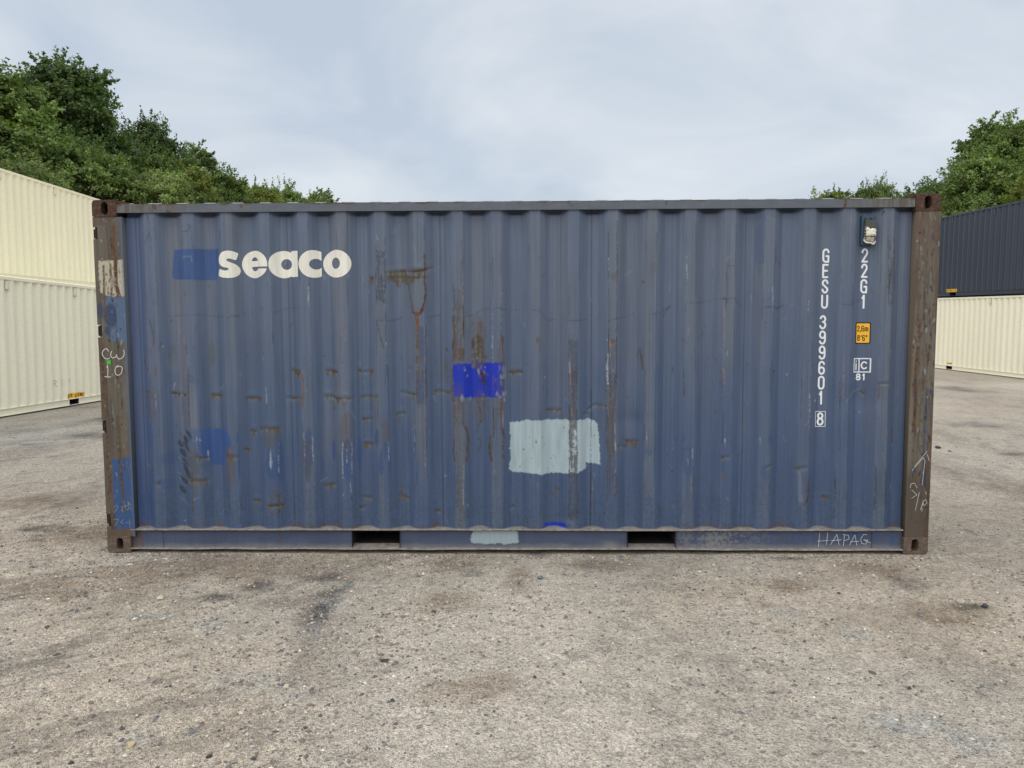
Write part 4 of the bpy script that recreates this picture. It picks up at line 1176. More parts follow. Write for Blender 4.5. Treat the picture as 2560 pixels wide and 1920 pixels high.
post2 = link('corner_post', pr.mesh('corner_post', np.full(pr.X.shape, 0.003) + 0.004 * (fbm(pr.X * 9, pr.Z * 3, 131, 2) - 0.5), None, [((2.8585, 3.0275, 0.0065, 0.14, 0.1215, 2.4695), alb(92, 84, 74))]), M['weathered'], box)
tag(post2, 'grey and rust-brown post with chalk scribbles')
for xa in (-3.026, 2.8585):
    link('corner_post', boxes_mesh('rear_corner_post', [(xa, xa + 0.168, 2.28, 2.435, 0.122, 2.469)]), M['blue_plain'], box)

# ---- corner castings with a real oblong hole
def casting_mesh(name, flip=1, hole_c=(0.5, 0.5), w=0.178, h=0.122, d=0.162, round_c=0.03, corners=(1, 1)):
    """front face in the x-z plane at y=0; corners: (round outer top, round outer bottom); flip=-1 mirrors in x"""
    N = 48
    bm = bmesh.new()
    cx, cz = w * hole_c[0], h * hole_c[1]
    outer = []; inner = []
    for i in range(N):
        a = 2 * math.pi * i / N
        ca, sa = math.cos(a), math.sin(a)
        sx = (w - cx) / ca if ca > 1e-9 else (-cx / ca if ca < -1e-9 else 1e9)
        sz = (h - cz) / sa if sa > 1e-9 else (-cz / sa if sa < -1e-9 else 1e9)
        r = min(sx, sz)
        x, z = cx + ca * r, cz + sa * r
        # round the outer two corners (x = 0 side)
        for top in (0, 1):
            if corners[top]:
                qx, qz = round_c, (h - round_c) if top == 0 else round_c
                if x < qx and ((top == 0 and z > qz) or (top == 1 and z < qz)):
                    dx, dz = x - qx, z - qz
                    L_ = math.hypot(dx, dz)
                    if L_ > round_c:
                        x, z = qx + dx / L_ * round_c, qz + dz / L_ * round_c
        outer.append((x, z))
        # oblong: two half circles
        rr, hh = 0.025, 0.020
        z2 = hh if sa >= 0 else -hh
        ex, ez = rr * ca, rr * sa + z2 * min(1, abs(sa) * 3)
        inner.append((cx + ex, cz + ez))
    def ring(pts, y):
        return [bm.verts.new((p[0], y, p[1])) for p in pts]
    def shrink(pts, k):
        return [(w / 2 + (p[0] - w / 2) * k, h / 2 + (p[1] - h / 2) * k) for p in pts]
    o0 = ring(shrink(outer, 0.975), 0.0); o1 = ring(outer, 0.004); o2 = ring(outer, d)
    i0 = ring([(cx + (p[0] - cx) * 1.06, cz + (p[1] - cz) * 1.06) for p in inner], 0.0); i1 = ring(inner, 0.004); i2 = ring(inner, 0.09)
    for A, B in ((o0, o1), (o1, o2)):
        for i in range(N):
            j = (i + 1) % N
            bm.faces.new((A[i], A[j], B[j], B[i]))
    for A, B in ((i0, o0), (i1, i0), (i2, i1)):
        for i in range(N):
            j = (i + 1) % N
            bm.faces.new((A[i], A[j], B[j], B[i]))
    bm.faces.new(i2); bm.faces.new(list(reversed(o2)))
    bmesh.ops.recalc_face_normals(bm, faces=bm.faces)
    if flip < 0:
        for v in bm.verts: v.co.x = -v.co.x
        bmesh.ops.reverse_faces(bm, faces=bm.faces)
    me = bpy.data.meshes.new(name)
    bm.to_mesh(me); bm.free()
    return me
c_top = casting_mesh('casting_top', 1, (0.52, 0.5), corners=(1, 0))
c_top_r = casting_mesh('casting_top_r', -1, (0.52, 0.5), corners=(1, 0))
c_low = casting_mesh('casting_low', 1, (0.54, 0.52), corners=(0, 1), round_c=0.018)
c_low_r = casting_mesh('casting_low_r', -1, (0.54, 0.52), corners=(0, 1), round_c=0.018)
for me, m in ((c_top, 'cast_top'), (c_top_r, 'cast_top'), (c_low, 'cast_low'), (c_low_r, 'cast_low')):
    me.materials.append(M[m])
for me, x, z in ((c_top, -3.029, 2.469), (c_top_r, 3.029, 2.469), (c_low, -3.029, 0), (c_low_r, 3.029, 0)):
    link('corner_casting', me, None, box).location = (x, 0, z)
for me, x, z in ((c_top_r, -3.029, 2.469), (c_top, 3.029, 2.469), (c_low_r, -3.029, 0), (c_low, 3.029, 0)):
    c = link('corner_casting', me, None, box); c.location = (x, 2.438, z); c.rotation_euler = (0, 0, math.pi)
# sloped guard plates on the roof beside the top castings
for s in (-1, 1):
    bm = bmesh.new()
    pr_ = [(2.852, 2.558), (2.852, 2.588), (2.82, 2.584), (2.755, 2.562), (2.755, 2.558)]
    a = [bm.verts.new((s * p[0], 0.022, p[1])) for p in pr_]; b = [bm.verts.new((s * p[0], 0.19, p[1])) for p in pr_]
    bm.faces.new(a); bm.faces.new(list(reversed(b)))
    for i in range(5):
        j = (i + 1) % 5
        bm.faces.new((a[i], b[i], b[j], a[j]))
    bmesh.ops.recalc_face_normals(bm, faces=bm.faces)
    me = bpy.data.meshes.new('guard_plate'); bm.to_mesh(me); bm.free()
    link('guard_plate', me, M['cast_top'], box)

# ---- top rail
xs = np.arange(-2.850, 2.8515, 0.008); zs = np.linspace(2.4985, 2.5595, 12)
rt = Paint(xs, zs, alb(92, 97, 107), 9.0)
rt.C[..., :3] *= (0.86 + 0.28 * fbm(rt.X * 12, rt.Z * 30, 141, 3))[..., None]
endm = np.maximum(sstep(-2.1, -2.8, rt.X), sstep(2.2, 2.8, rt.X))
rt.put((slice(None), slice(None)), endm * 0.7, 'postgrey')
rt.put((slice(None), slice(None)), endm * sstep(0.5, 0.62, rt.nv) * 0.7, 'castbrown')
rt.put((slice(None), slice(None)), sstep(2.545, 2.559, rt.Z + 0.02 * (rt.nm - 0.5)) * sstep(0.4, 0.6, fbm(rt.X * 18, 0 * rt.X, 143, 3)) * 0.8, 'brown')
for a in (('dark', 0.006, 0.9, [(0.40, 2.556), (0.43, 2.525)]), ('rust', 0.014, 0.9, [(2.36, 2.558), (2.355, 2.50)]), ('rust', 0.02, 0.8, [(-2.58, 2.558), (-2.57, 2.53)]), ('rust', 0.01, 0.9, [(-2.48, 2.505), (-2.46, 2.50)]), ('dark', 0.004, 0.8, [(-2.71, 2.558), (-2.705, 2.515)]), ('rust', 0.016, 0.7, [(-1.95, 2.558), (-1.94, 2.535)]), ('olive', 0.012, 0.6, [(1.1, 2.558), (1.1, 2.53)]), ('rust', 0.008, 0.7, [(0.05, 2.558), (0.05, 2.54)])):
    rt.stroke(*a)
YR = 0.0035 + 0.006 * (fbm(rt.X * 1.6, 0 * rt.X, 147, 3) - 0.5)
trail = link('top_rail', rt.mesh('top_rail', YR, None, [((-2.850, 2.851, 0.011, 0.066, 2.499, 2.559), alb(70, 74, 82))]), M['weathered'], box)
link('top_rail', boxes_mesh('rear_top_rail', [(-2.850, 2.851, 2.372, 2.432, 2.499, 2.559)]), M['blue_plain'], box)

# ---- roof sheet with pressed ribs
ux = np.arange(-2.845, 2.846, 0.0145); uy = np.array([0.064, 0.075, 0.085, 0.10, 0.12, 0.15, 1.2, 2.28, 2.32, 2.34, 2.374])
UX, UY = np.meshgrid(ux, uy)
ph = np.abs(((UX + 0.07) / 0.2045) % 1.0 - 0.5)
bumpx = sstep(0.34, 0.20, ph)
UZ = 2.552 + 0.031 * bumpx * sstep(0.070, 0.125, UY) * sstep(2.372, 2.31, UY)
link('roof_panel', raw_mesh('roof_panel', np.stack([UX, UY, UZ], -1).reshape(-1, 3), grid_faces(len(ux), len(uy))), M['roof'], box)

# ---- bottom rail: web, flanges, fork pockets
POCKETS = ((-1.196, -0.842), (0.845, 1.198))
xs = np.arange(-2.853, 2.8535, 0.008); zs = np.arange(0.030, 0.1705, 0.006)
rb = Paint(xs, zs, alb(72, 82, 104), 11.0)
rb.C[..., :3] *= (0.80 + 0.40 * fbm(rb.X * 5, rb.Z * 16, 151, 4))[..., None]
rb.put((slice(None), slice(None)), sstep(0.075, 0.03, rb.Z + 0.03 * (rb.nm - 0.5)) * 0.5, 'dustw')
dust2 = np.exp(-((rb.X - 1.5) / 0.33) ** 2) * sstep(0.40, 0.62, rb.nf * 0.6 + rb.nm * 0.4)
rb.put((slice(None), slice(None)), dust2 * 0.6, 'dustw')
rb.put((slice(None), slice(None)), np.exp(-((rb.X - 0.72) / 0.07) ** 2) * sstep(0.11, 0.05, rb.Z) * 0.5, 'dustw')
rb.poly('pale', 0.85, [(0.002 - 0.32 + 0.02, 0.166), (0.035, 0.166), (0.04, 0.068), (-0.02, 0.062), (-0.28, 0.064), (-0.318, 0.08)])
rb.poly('castbrown', 0.7, [(-2.86, 0.17), (-2.79, 0.17), (-2.77, 0.1), (-2.76, 0.03), (-2.86, 0.03)])
rb.poly('castbrown', 0.75, [(-1.76, 0.115), (-1.735, 0.115), (-1.735, 0.07), (-1.76, 0.07)])
for k in range(30):
    x0 = rng.uniform(1.9, 2.8)
    rb.stroke('navy', 0.012, rng.uniform(0.2, 0.5), [(x0, 0.155), (x0 + rng.normal(0, 0.01), rng.uniform(0.05, 0.1))])
for xs_ in (-2.62, 2.63):
    rb.stroke('dark', 0.006, 1.0, [(xs_, 0.17), (xs_ + 0.004, 0.03)])
xm = 0.5 * (xs[1:] + xs[:-1]); zm = 0.5 * (zs[1:] + zs[:-1])
keep = np.ones((len(zm), len(xm)), bool)
for (a, b) in POCKETS:
    keep &= ~((xm[None, :] > a) & (xm[None, :] < b) & (zm[:, None] > 0.044) & (zm[:, None] < 0.162))
brail = link('bottom_rail', rb.mesh('bottom_rail', 0.034 + 0.006 * (fbm(rb.X * 2.0, rb.Z * 6, 155, 2) - 0.5), keep), M['weathered'], box)

def flange_mesh(name, zc, th, y_front, y_back, wave, seed):
    fx = np.arange(-2.852, 2.8525, 0.02)
    wz = wave * 2 * (fbm(fx * 3.2, 0 * fx, seed, 3) - 0.5)
    wy = 0.004 * 2 * (fbm(fx * 2.5, 0 * fx, seed + 3, 2) - 0.5)
    prof = [(y_back, zc - th / 2), (y_front + 0.002, zc - th / 2), (y_front, zc - th / 4), (y_front, zc + th / 4), (y_front + 0.002, zc + th / 2), (y_back, zc + th / 2)]
    n = len(fx)
    co = []
    for (y, z) in prof:
        fr = 1.0 if y < (y_front + y_back) / 2 else 0.15
        co.append(np.stack([fx, y + wy * fr, z + wz * fr], -1))
    co = np.concatenate(co)
    f = []
    for k in range(len(prof)):
        a = k * n; b = ((k + 1) % len(prof)) * n
        i = np.arange(n - 1)
        f.append(np.stack([a + i, a + i + 1, b + i + 1, b + i], -1))
    return raw_mesh(name, co, np.concatenate(f), smooth=False)
link('rail_flange', flange_mesh('upper_flange', 0.172, 0.009, 0.003, 0.075, 0.0035, 161), M['dust'], box)
link('rail_flange', flange_mesh('lower_flange', 0.028, 0.009, 0.000, 0.060, 0.0045, 171), M['dust'], box)
for (a, b) in POCKETS:
    y0, y1, zb, zt = 0.012, 1.9, 0.046, 0.160
    v = [(a, y0, zb - 0.012), (b, y0, zb - 0.012), (b, y0, zt), (a, y0, zt), (a, 0.13, zb + 0.002), (b, 0.13, zb + 0.002), (b, 0.13, zt), (a, 0.13, zt), (a, y1, zb + 0.002), (b, y1, zb + 0.002), (b, y1, zt), (a, y1, zt)]
    me = bpy.data.meshes.new('fork_pocket')
    me.from_pydata(v, [], [(3, 2, 6, 7), (0, 3, 7, 4), (1, 5, 6, 2), (7, 6, 10, 11), (4, 7, 11, 8), (5, 9, 10, 6), (8, 11, 10, 9), (4, 8, 9, 5), (0, 4, 5, 1)])  # far end closed by an added wall that keeps daylight out of the tunnel
    me.update()
    fp = link('fork_pocket', me, M['inside'], box)
    me2 = bpy.data.meshes.new('pocket_floor')
    me2.from_pydata([(a, 0.010, 0.0335), (b, 0.010, 0.0335), (b, 0.085, zb + 0.004), (a, 0.085, zb + 0.004)], [], [(0, 1, 2, 3)])
    me2.update()
    link('pocket_floor', me2, M['dust'], fp)

# ---- the sides one sees from elsewhere, floor, doors
def light_corrugation(name, x0, x1, z0, z1, y_sign, mat, parent, y_base=0.0, ribs=None, depth=DEPTH, pitch=PITCH):
    n = ribs or int((x1 - x0 - 0.1) / pitch)
    st = (x0 + x1) / 2 - (n - 1) * pitch / 2
    pts = [(x0, depth)]
    for k in range(n):
        c = st + k * pitch
        pts += [(c - 0.104, depth), (c - 0.036, 0), (c + 0.036, 0), (c + 0.104, depth)]
    pts.append((x1, depth))
    # soften the folds
    out = [pts[0]]
    for (xa, ya), (xb, yb), (xc, yc) in zip(pts[:-2], pts[1:-1], pts[2:]):
        out += [(xb + (xa - xb) * 0.12, yb + (ya - yb) * 0.12), (xb + (xc - xb) * 0.12, yb + (yc - yb) * 0.12)]
    out.append(pts[-1])
    P_ = np.array(out)
    m = len(P_)
    zsr = np.linspace(z0, z1, 6)
    co = np.concatenate([np.stack([P_[:, 0], y_base + y_sign * P_[:, 1], np.full(m, z)], -1) for z in zsr])
    me = raw_mesh(name, co, grid_faces(m, 6), smooth=True)
    o = link(name, me, mat, parent)
    return o, P_
light_corrugation('rear_panel', -2.856, 2.856, 0.176, 2.50, -1, M['blue_plain'], box, y_base=2.424)
link('floor', boxes_mesh('floor', [(-2.85, 2.85, 0.095, 2.34, 0.163, 0.19)]), M['inside'], box)
link('bottom_rail', boxes_mesh('rear_bottom_rail', [(-2.853, 2.853, 2.36, 2.43, 0.03, 0.172)]), M['blue_plain'], box)
link('end_panel', boxes_mesh('end_panel', [(2.955, 2.975, 0.142, 2.278, 0.16, 2.46)] + [(2.976, 3.005, y, y + 0.09, 0.2, 2.42) for y in np.arange(0.22, 2.2, 0.23)]), M['blue_plain'], box)
for nm_, b_ in (('end_sill', (2.86, 3.02, 0.164, 2.272, 0.03, 0.16)), ('end_header', (2.86, 3.02, 0.164, 2.272, 2.462, 2.552)), ('end_sill', (-3.02, -2.86, 0.164, 2.272, 0.03, 0.12)), ('end_header', (-3.02, -2.86, 0.164, 2.272, 2.472, 2.552))):
    link(nm_, boxes_mesh(nm_, [b_]), M['blue_plain'], box)
for ya, yb in ((0.162, 1.214), (1.224, 2.276)):
    dr = link('door', boxes_mesh('door', [(-3.012, -2.975, ya, yb, 0.125, 2.465)] + [(-3.022, -3.0125, ya + 0.1, yb - 0.1, z, z + 0.3) for z in (0.25, 0.72, 1.19, 1.66, 2.08)]), M['blue_plain'], box)
    for yy in (ya + 0.25, yb - 0.25):
        bm = bmesh.new()
        bmesh.ops.create_cone(bm, segments=12, radius1=0.017, radius2=0.017, depth=2.36, cap_ends=True, matrix=Matrix.Translation((-3.041, yy, 1.295)))
        me = bpy.data.meshes.new('lock_rod'); bm.to_mesh(me); bm.free()
        link('lock_rod', me, M['dark_steel'], dr)

# ------------------------------------------------------------------ lettering: outline fields turned into thin conforming film
def field_mesh(name, xs, zs, F, yfun, off=0.0018):
    """F < 0 inside; marching squares, each vertex laid on the sheet"""
    nx, nz = len(xs), len(zs)
    verts, faces, idx = [], [], {}
    def vid(key, x, z):
        if key not in idx:
            idx[key] = len(verts); verts.append((x, z))
        return idx[key]
    ins = F < 0
    act = ins[:-1, :-1] | ins[1:, :-1] | ins[:-1, 1:] | ins[1:, 1:]
    for j, i in np.argwhere(act):
        cs = ((i, j), (i + 1, j), (i + 1, j + 1), (i, j + 1))
        poly = []
        for k in range(4):
            a, b = cs[k], cs[(k + 1) % 4]
            fa, fb = F[a[1], a[0]], F[b[1], b[0]]
            if fa < 0: poly.append(vid(('v', a), xs[a[0]], zs[a[1]]))
            if (fa < 0) != (fb < 0):
                t = fa / (fa - fb)
                poly.append(vid(('e', min(a, b), max(a, b)), xs[a[0]] + t * (xs[b[0]] - xs[a[0]]), zs[a[1]] + t * (zs[b[1]] - zs[a[1]])))
        if len(poly) >= 3: faces.append(poly)
    V = np.array(verts)
    Y = yfun(V[:, 0], V[:, 1]) - off
    me = bpy.data.meshes.new(name)
    me.from_pydata([(float(x), float(y), float(z)) for (x, z), y in zip(verts, Y)], [], faces)
    me.update()
    return me

def seg_field(X, Z, segs):
    d = np.full(X.shape, 9.0)
    for (ax, az, bx, bz) in segs:
        vx, vz = bx - ax, bz - az
        t = np.clip(((X - ax) * vx + (Z - az) * vz) / (vx * vx + vz * vz + 1e-12), 0, 1)
        d = np.minimum(d, np.hypot(X - ax - t * vx, Z - az - t * vz))
    return d

def arc(cx, cz, rx, rz, a0, a1, n=10):
    return [(cx + rx * math.cos(math.radians(a0 + (a1 - a0) * i / n)), cz + rz * math.sin(math.radians(a0 + (a1 - a0) * i / n))) for i in range(n + 1)]

# centre-line strokes in a unit box (0..1, 0..1), condensed sign-writing forms
r_, q_ = 0.5, 0.25
GLY = {
 '0': [arc(.5, .75, .5, .25, 0, 180) + arc(.5, .25, .5, .25, 180, 360) + [(1, .75)]],
 '1': [[(.15, .78), (.62, 1.0), (.62, 0)]],
 '2': [arc(.5, .76, .46, .24, 180, 0) + [(.93, .62), (.05, 0), (1, 0)]],
 '3': [arc(.48, .76, .46, .24, 165, -60) + [(.5, .53)], [(.5, .53)] + arc(.48, .27, .52, .27, 70, -165)],
 '6': [[(.95, .8)] + arc(.5, .75, .47, .25, 15, 180) + arc(.5, .27, .5, .27, 180, 540, 18)],
 '8': [arc(.5, .77, .44, .23, 0, 360, 16), arc(.5, .27, .5, .27, 0, 360, 16)],
 '9': [arc(.5, .73, .5, .27, 0, 360, 18), [(1, .73)] + arc(.5, .25, .5, .25, 0, -165)],
 'G': [arc(.5, .76, .5, .24, 0, 180) + arc(.5, .24, .5, .24, 180, 270) + [(1, 0), (1, .46), (.6, .46)]],
 'E': [[(.95, 1), (0, 1), (0, 0), (.95, 0)], [(0, .52), (.85, .52)]],
 'S': [arc(.5, .76, .47, .24, 0, 200) + [(.5, .5)] + arc(.5, .24, .47, .24, 20, -180)],
 'U': [[(0, 1), (0, .25)] + arc(.5, .25, .5, .25, 180, 360) + [(1, 1)]],
 'm': [[(0, 0), (0, .7)], arc(.25, .5, .25, .18, 180, 0) + [(.5, 0)], arc(.75, .5, .25, .18, 180, 0) + [(1, 0)]],
 ',': [[(.5, .05), (.35, -.15)]], "'": [[(.5, 1), (.5, .75)]], '"': [[(.25, 1), (.25, .75)], [(.75, 1), (.75, .75)]],
 'M': [[(0, 0), (0, 1), (.5, .3), (1, 1), (1, 0)]], 'P': [[(0, 0), (0, 1), (.6, 1)] + arc(.6, .75, .38, .25, 90, -90) + [(0, .5)]],
 'T': [[(0, 1), (1, 1)], [(.5, 1), (.5, 0)]], 'Y': [[(0, 1), (.5, .48), (1, 1)], [(.5, .48), (.5, 0)]], 'L': [[(0, 1), (0, 0), (.95, 0)]],
 'I': [[(.5, 0), (.5, 1)]], 'F': [[(0, 0), (0, 1), (.95, 1)], [(0, .52), (.8, .52)]], 'O': [arc(.5, .5, .5, .5, 0, 360, 20)], 'N': [[(0, 0), (0, 1), (1, 0), (1, 1)]],
 'R': [[(0, 0), (0, 1), (.6, 1)] + arc(.6, .77, .36, .23, 90, -90) + [(0, .54)], [(.5, .54), (1, 0)]],
 'i': [[(.5, 0), (.5, .62)], [(.5, .9), (.5, .92)]],
 'c': [arc(.5, .5, .5, .5, 45, 315, 18)],
}
def glyph_segs(ch, x0, z0, w, h, sw):
    """box of the inked shape; stroke width sw"""
    s = []
    ix, iz, iw, ih = x0 + sw / 2, z0 + sw / 2, w - sw, h - sw
    for pl_ in GLY[ch]:
        p = [(ix + a * iw, iz + b * ih) for a, b in pl_]
        s += [(*p[i], *p[i + 1]) for i in range(len(p) - 1)]
    return s

def stroke_part(name, segs, sw, mat, parent, yfun, step=0.003, off=0.0018):
    a = np.array(segs)
    x0, x1 = min(a[:, 0].min(), a[:, 2].min()) - sw, max(a[:, 0].max(), a[:, 2].max()) + sw
    z0, z1 = min(a[:, 1].min(), a[:, 3].min()) - sw, max(a[:, 1].max(), a[:, 3].max()) + sw
    xs, zs = np.arange(x0, x1, step), np.arange(z0, z1, step)
    XX, ZZ = np.meshgrid(xs, zs)
    F = seg_field(XX, ZZ, segs) - sw / 2
    return link(name, field_mesh(name, xs, zs, F, yfun, off), mat, parent)

# company name, letter by letter (drawing units follow the painted letters)
def name_xy(U, V):
    return -2.1984 + U * 0.00049913 - V * 0.0000174, 2.3023 - U * 0.0000032 - V * 0.0004935
def ell(U, V, cx, cy, rx, ry):
    return (np.hypot((U - cx) / rx, (V - cy) / ry) - 1) * min(rx, ry)
def poly_field(U, V, pts):
    ins = np.zeros(U.shape, bool); d = np.full(U.shape, 1e6)
    for i in range(len(pts)):
        (ax, ay), (bx, by) = pts[i], pts[(i + 1) % len(pts)]
        c = (ay > V) != (by > V)
        ins ^= c & (U < (bx - ax) * (V - ay) / (by - ay + 1e-9) + ax)
        vx, vy = bx - ax, by - ay
        t = np.clip(((U - ax) * vx + (V - ay) * vy) / (vx * vx + vy * vy), 0, 1)
        d = np.minimum(d, np.hypot(U - ax - t * vx, V - ay - t * vy))
    return np.where(ins, -d, d)
def chaikin(p, n=2):
    for _ in range(n):
        o = []
        for i in range(len(p)):
            a, b = p[i], p[(i + 1) % len(p)]
            o += [(a[0] * .8 + b[0] * .2, a[1] * .8 + b[1] * .2), (a[0] * .2 + b[0] * .8, a[1] * .2 + b[1] * .8)]
        p = o
    return p
S_OUT = chaikin([(435, 185), (420, 237), (404, 292), (340, 267), (295, 262), (271, 280), (288, 305), (340, 323), (400, 348), (443, 395), (457, 450), (432, 508), (372, 542), (290, 550), (205, 540), (134, 516), (144, 462), (155, 408), (200, 428), (252, 441), (295, 432), (304, 413), (280, 398), (218, 386), (165, 352), (143, 298), (150, 238), (187, 185), (240, 157), (305, 148), (372, 160)], 2)
def f_s(U, V): return poly_field(U, V, S_OUT)
def f_e(U, V):
    f = ell(U, V, 671, 350, 200, 200)
    top = np.maximum(ell(U, V, 670, 300, 56, 56), V - 299)
    bot = np.maximum(ell(U, V, 675, 388, 58, 60), 384 - V)
    slit = np.maximum(np.maximum(384 - V, V - 412), 640 - U)
    return np.maximum.reduce([f, -top, -bot, -slit])
def f_a(U, V):
    f = np.minimum(ell(U, V, 1088, 352, 202, 200), np.maximum.reduce([1195 - U, U - 1312, 157 - V, V - 536]))
    return np.maximum(f, -ell(U, V, 1125, 350, 80, 78))
def f_c(U, V):
    f = np.maximum(ell(U, V, 1535, 348, 210, 201), U - 1636)
    return np.maximum(f, -ell(U, V, 1565, 350, 88, 78))
def f_o(U, V): return np.maximum(ell(U, V, 1873, 348, 213, 201), -ell(U, V, 1862, 340, 65, 82))
us, vs = np.arange(110, 2110, 7.0), np.arange(130, 570, 7.0)
for fn, a, b in ((f_s, 110, 480), (f_e, 450, 890), (f_a, 870, 1330), (f_c, 1300, 1650), (f_o, 1640, 2110)):
    uu = np.arange(a, b, 6.0); vv = np.arange(130, 570, 6.0)[::-1]
    UU, VV = np.meshgrid(uu, vv)
    xs = -2.1984 + uu * 0.00049913 - 350 * 0.0000174; zs = 2.3023 - vv * 0.0004935 - 1000 * 0.0000032
    link('company_letter', field_mesh('company_letter', xs, zs, fn(UU, VV), side_y), M['cream_letter'], box)

# container number and size code, one character per part
def column(chars, xc, ztop, w=0.050, h=0.1015, sw=0.0135, pitch=0.1098):
    for ch, zt in chars:
        ww = w * (0.72 if ch == '1' else 0.92 if ch in 'E' else 1.0)
        stroke_part('number_character', glyph_segs(ch, xc - ww / 2, zt - h, ww, h, sw), sw, M['white_letter'], box, side_y)
column([('G', 2.2180), ('E', 2.1085), ('S', 1.9985), ('U', 1.8890)], 2.2535, 0)
column([('3', 1.7410), ('9', 1.6310), ('9', 1.5220), ('6', 1.4115), ('0', 1.3025), ('1', 1.1930)], 2.2465, 0)
column([('8', 1.0355)], 2.2455, 0, h=0.098)
bx = [(2.2095, 1.0415, 2.2820, 1.0415), (2.2820, 1.0415, 2.2820, 0.9315), (2.2820, 0.9315, 2.2095, 0.9315), (2.2095, 0.9315, 2.2095, 1.0415)]
stroke_part('digit_frame', bx, 0.0040, M['white_letter'], box, side_y, 0.002)
column([('2', 2.2178), ('2', 2.1090), ('G', 1.9985), ('1', 1.8880)], 2.5305, 0)

# height sticker
def rect_field(X, Z, x0, x1, z0, z1, r):
    qx = np.abs(X - (x0 + x1) / 2) - (x1 - x0) / 2 + r; qz = np.abs(Z - (z0 + z1) / 2) - (z1 - z0) / 2 + r
    return np.hypot(np.maximum(qx, 0), np.maximum(qz, 0)) + np.minimum(np.maximum(qx, qz), 0) - r
def rect_part(name, x0, x1, z0, z1, r, mat, parent, yfun, off, step=0.004):
    xs, zs = np.arange(x0 - 0.01, x1 + 0.011, step), np.arange(z0 - 0.01, z1 + 0.011, step)
    XX, ZZ = np.meshgrid(xs, zs)
    return link(name, field_mesh(name, xs, zs, rect_field(XX, ZZ, x0, x1, z0, z1, r), yfun, off), mat, parent)
st = rect_part('height_sticker', 2.4775, 2.5870, 1.5340, 1.6880, 0.010, M['black'], box, side_y, 0.0016, 0.003)
tag(st, 'black bordered yellow height sticker')
rect_part('sticker_face', 2.4845, 2.5800, 1.5415, 1.6805, 0.006, M['yellow'], st, side_y, 0.0028, 0.003)
def word(name, txt, x0, z0, h, sw, widths, gap, mat, parent, yfun, off, step=0.0015):
    x = x0
    for ch in txt:                     # one part per character
        w = widths.get(ch, widths['*'])
        if ch != ' ':
            stroke_part(name, glyph_segs(ch, x, z0, w, h, sw), sw, mat, parent, yfun, step, off)
        x += w + gap
word('sticker_character', '2,6m', 2.4895, 1.6230, 0.042, 0.0058, {'*': 0.022, ',': 0.006, 'm': 0.026}, 0.0022, M['brown_print'], st, side_y, 0.0040)
word('sticker_character', '8\'6"', 2.4935, 1.5540, 0.044, 0.0058, {'*': 0.021, "'": 0.009, '"': 0.014}, 0.0035, M['brown_print'], st, side_y, 0.0040)

# rail approval mark
segs = [(2.4735, 1.4265, 2.5905, 1.4265), (2.5905, 1.4265, 2.5905, 1.3295), (2.5905, 1.3295, 2.4735, 1.3295), (2.4735, 1.3295, 2.4735, 1.4265), (2.5150, 1.4265, 2.5150, 1.3295)]
stroke_part('approval_frame', segs, 0.0078, M['white_letter'], box, side_y, 0.002)
stroke_part('approval_letter', [(2.4925, 1.3465, 2.4925, 1.3900), (2.4925, 1.4065, 2.4925, 1.4085)], 0.0105, M['white_letter'], box, side_y, 0.002)
ca = arc(2.5520, 1.3775, 0.0200, 0.0240, 45, 315, 18)
stroke_part('approval_letter', [(*ca[i], *ca[i + 1]) for i in range(len(ca) - 1)], 0.0105, M['white_letter'], box, side_y, 0.002)
word('approval_digit', '81', 2.4930, 1.2680, 0.0510, 0.0100, {'*': 0.036, '1': 0.024}, 0.010, M['white_letter'], box, side_y, 0.0018, 0.002)

# chalk on the posts and on the rail
def chalk(name, lines, sw, yf, mat='chalk', off=0.0012):
    s = []
    for p in lines:
        s += [(*p[i], *p[i + 1]) for i in range(len(p) - 1)]
    return stroke_part(name, s, sw, M[mat], box, lambda x, z: 0 * x + yf, 0.0022, off)
def chalks(name, lines, *a):
    for ln_ in lines: chalk(name, [ln_], *a)
chalk('chalk_letter', [[(-2.9456, 1.4509), (-2.9621, 1.443), (-2.9843, 1.451), (-2.9992, 1.4765), (-2.9948, 1.502), (-2.9779, 1.5179), (-2.9618, 1.5194), (-2.9514, 1.5003)]], 0.0058, 0.0005)
chalk('chalk_letter', [[(-2.9272, 1.5018), (-2.9371, 1.4827), (-2.934, 1.4588), (-2.9198, 1.4508), (-2.9001, 1.4603), (-2.8913, 1.4762), (-2.8936, 1.4603), (-2.8783, 1.4443), (-2.8588, 1.4474), (-2.8402, 1.4665), (-2.8351, 1.4887), (-2.8399, 1.511)]], 0.0058, 0.0005)
chalk('chalk_digit', [[(-2.9697, 1.3824), (-2.9625, 1.3999), (-2.9621, 1.3584), (-2.968, 1.3136)], [(-2.9889, 1.3169), (-2.9681, 1.312), (-2.9438, 1.3136)]], 0.0058, 0.0005)
chalk('chalk_digit', [[(-2.8868, 1.3981), (-2.9035, 1.3838), (-2.9111, 1.3582), (-2.9059, 1.3326), (-2.8885, 1.323), (-2.867, 1.3357), (-2.8561, 1.3644), (-2.8568, 1.3836), (-2.871, 1.3916), (-2.897, 1.3853)]], 0.0058, 0.0005)
gs = link('green_sticker', boxes_mesh('green_sticker', [(-2.9680, -2.9385, -0.0016, -0.0004, 1.4050, 1.4350)]), M['green'], box)
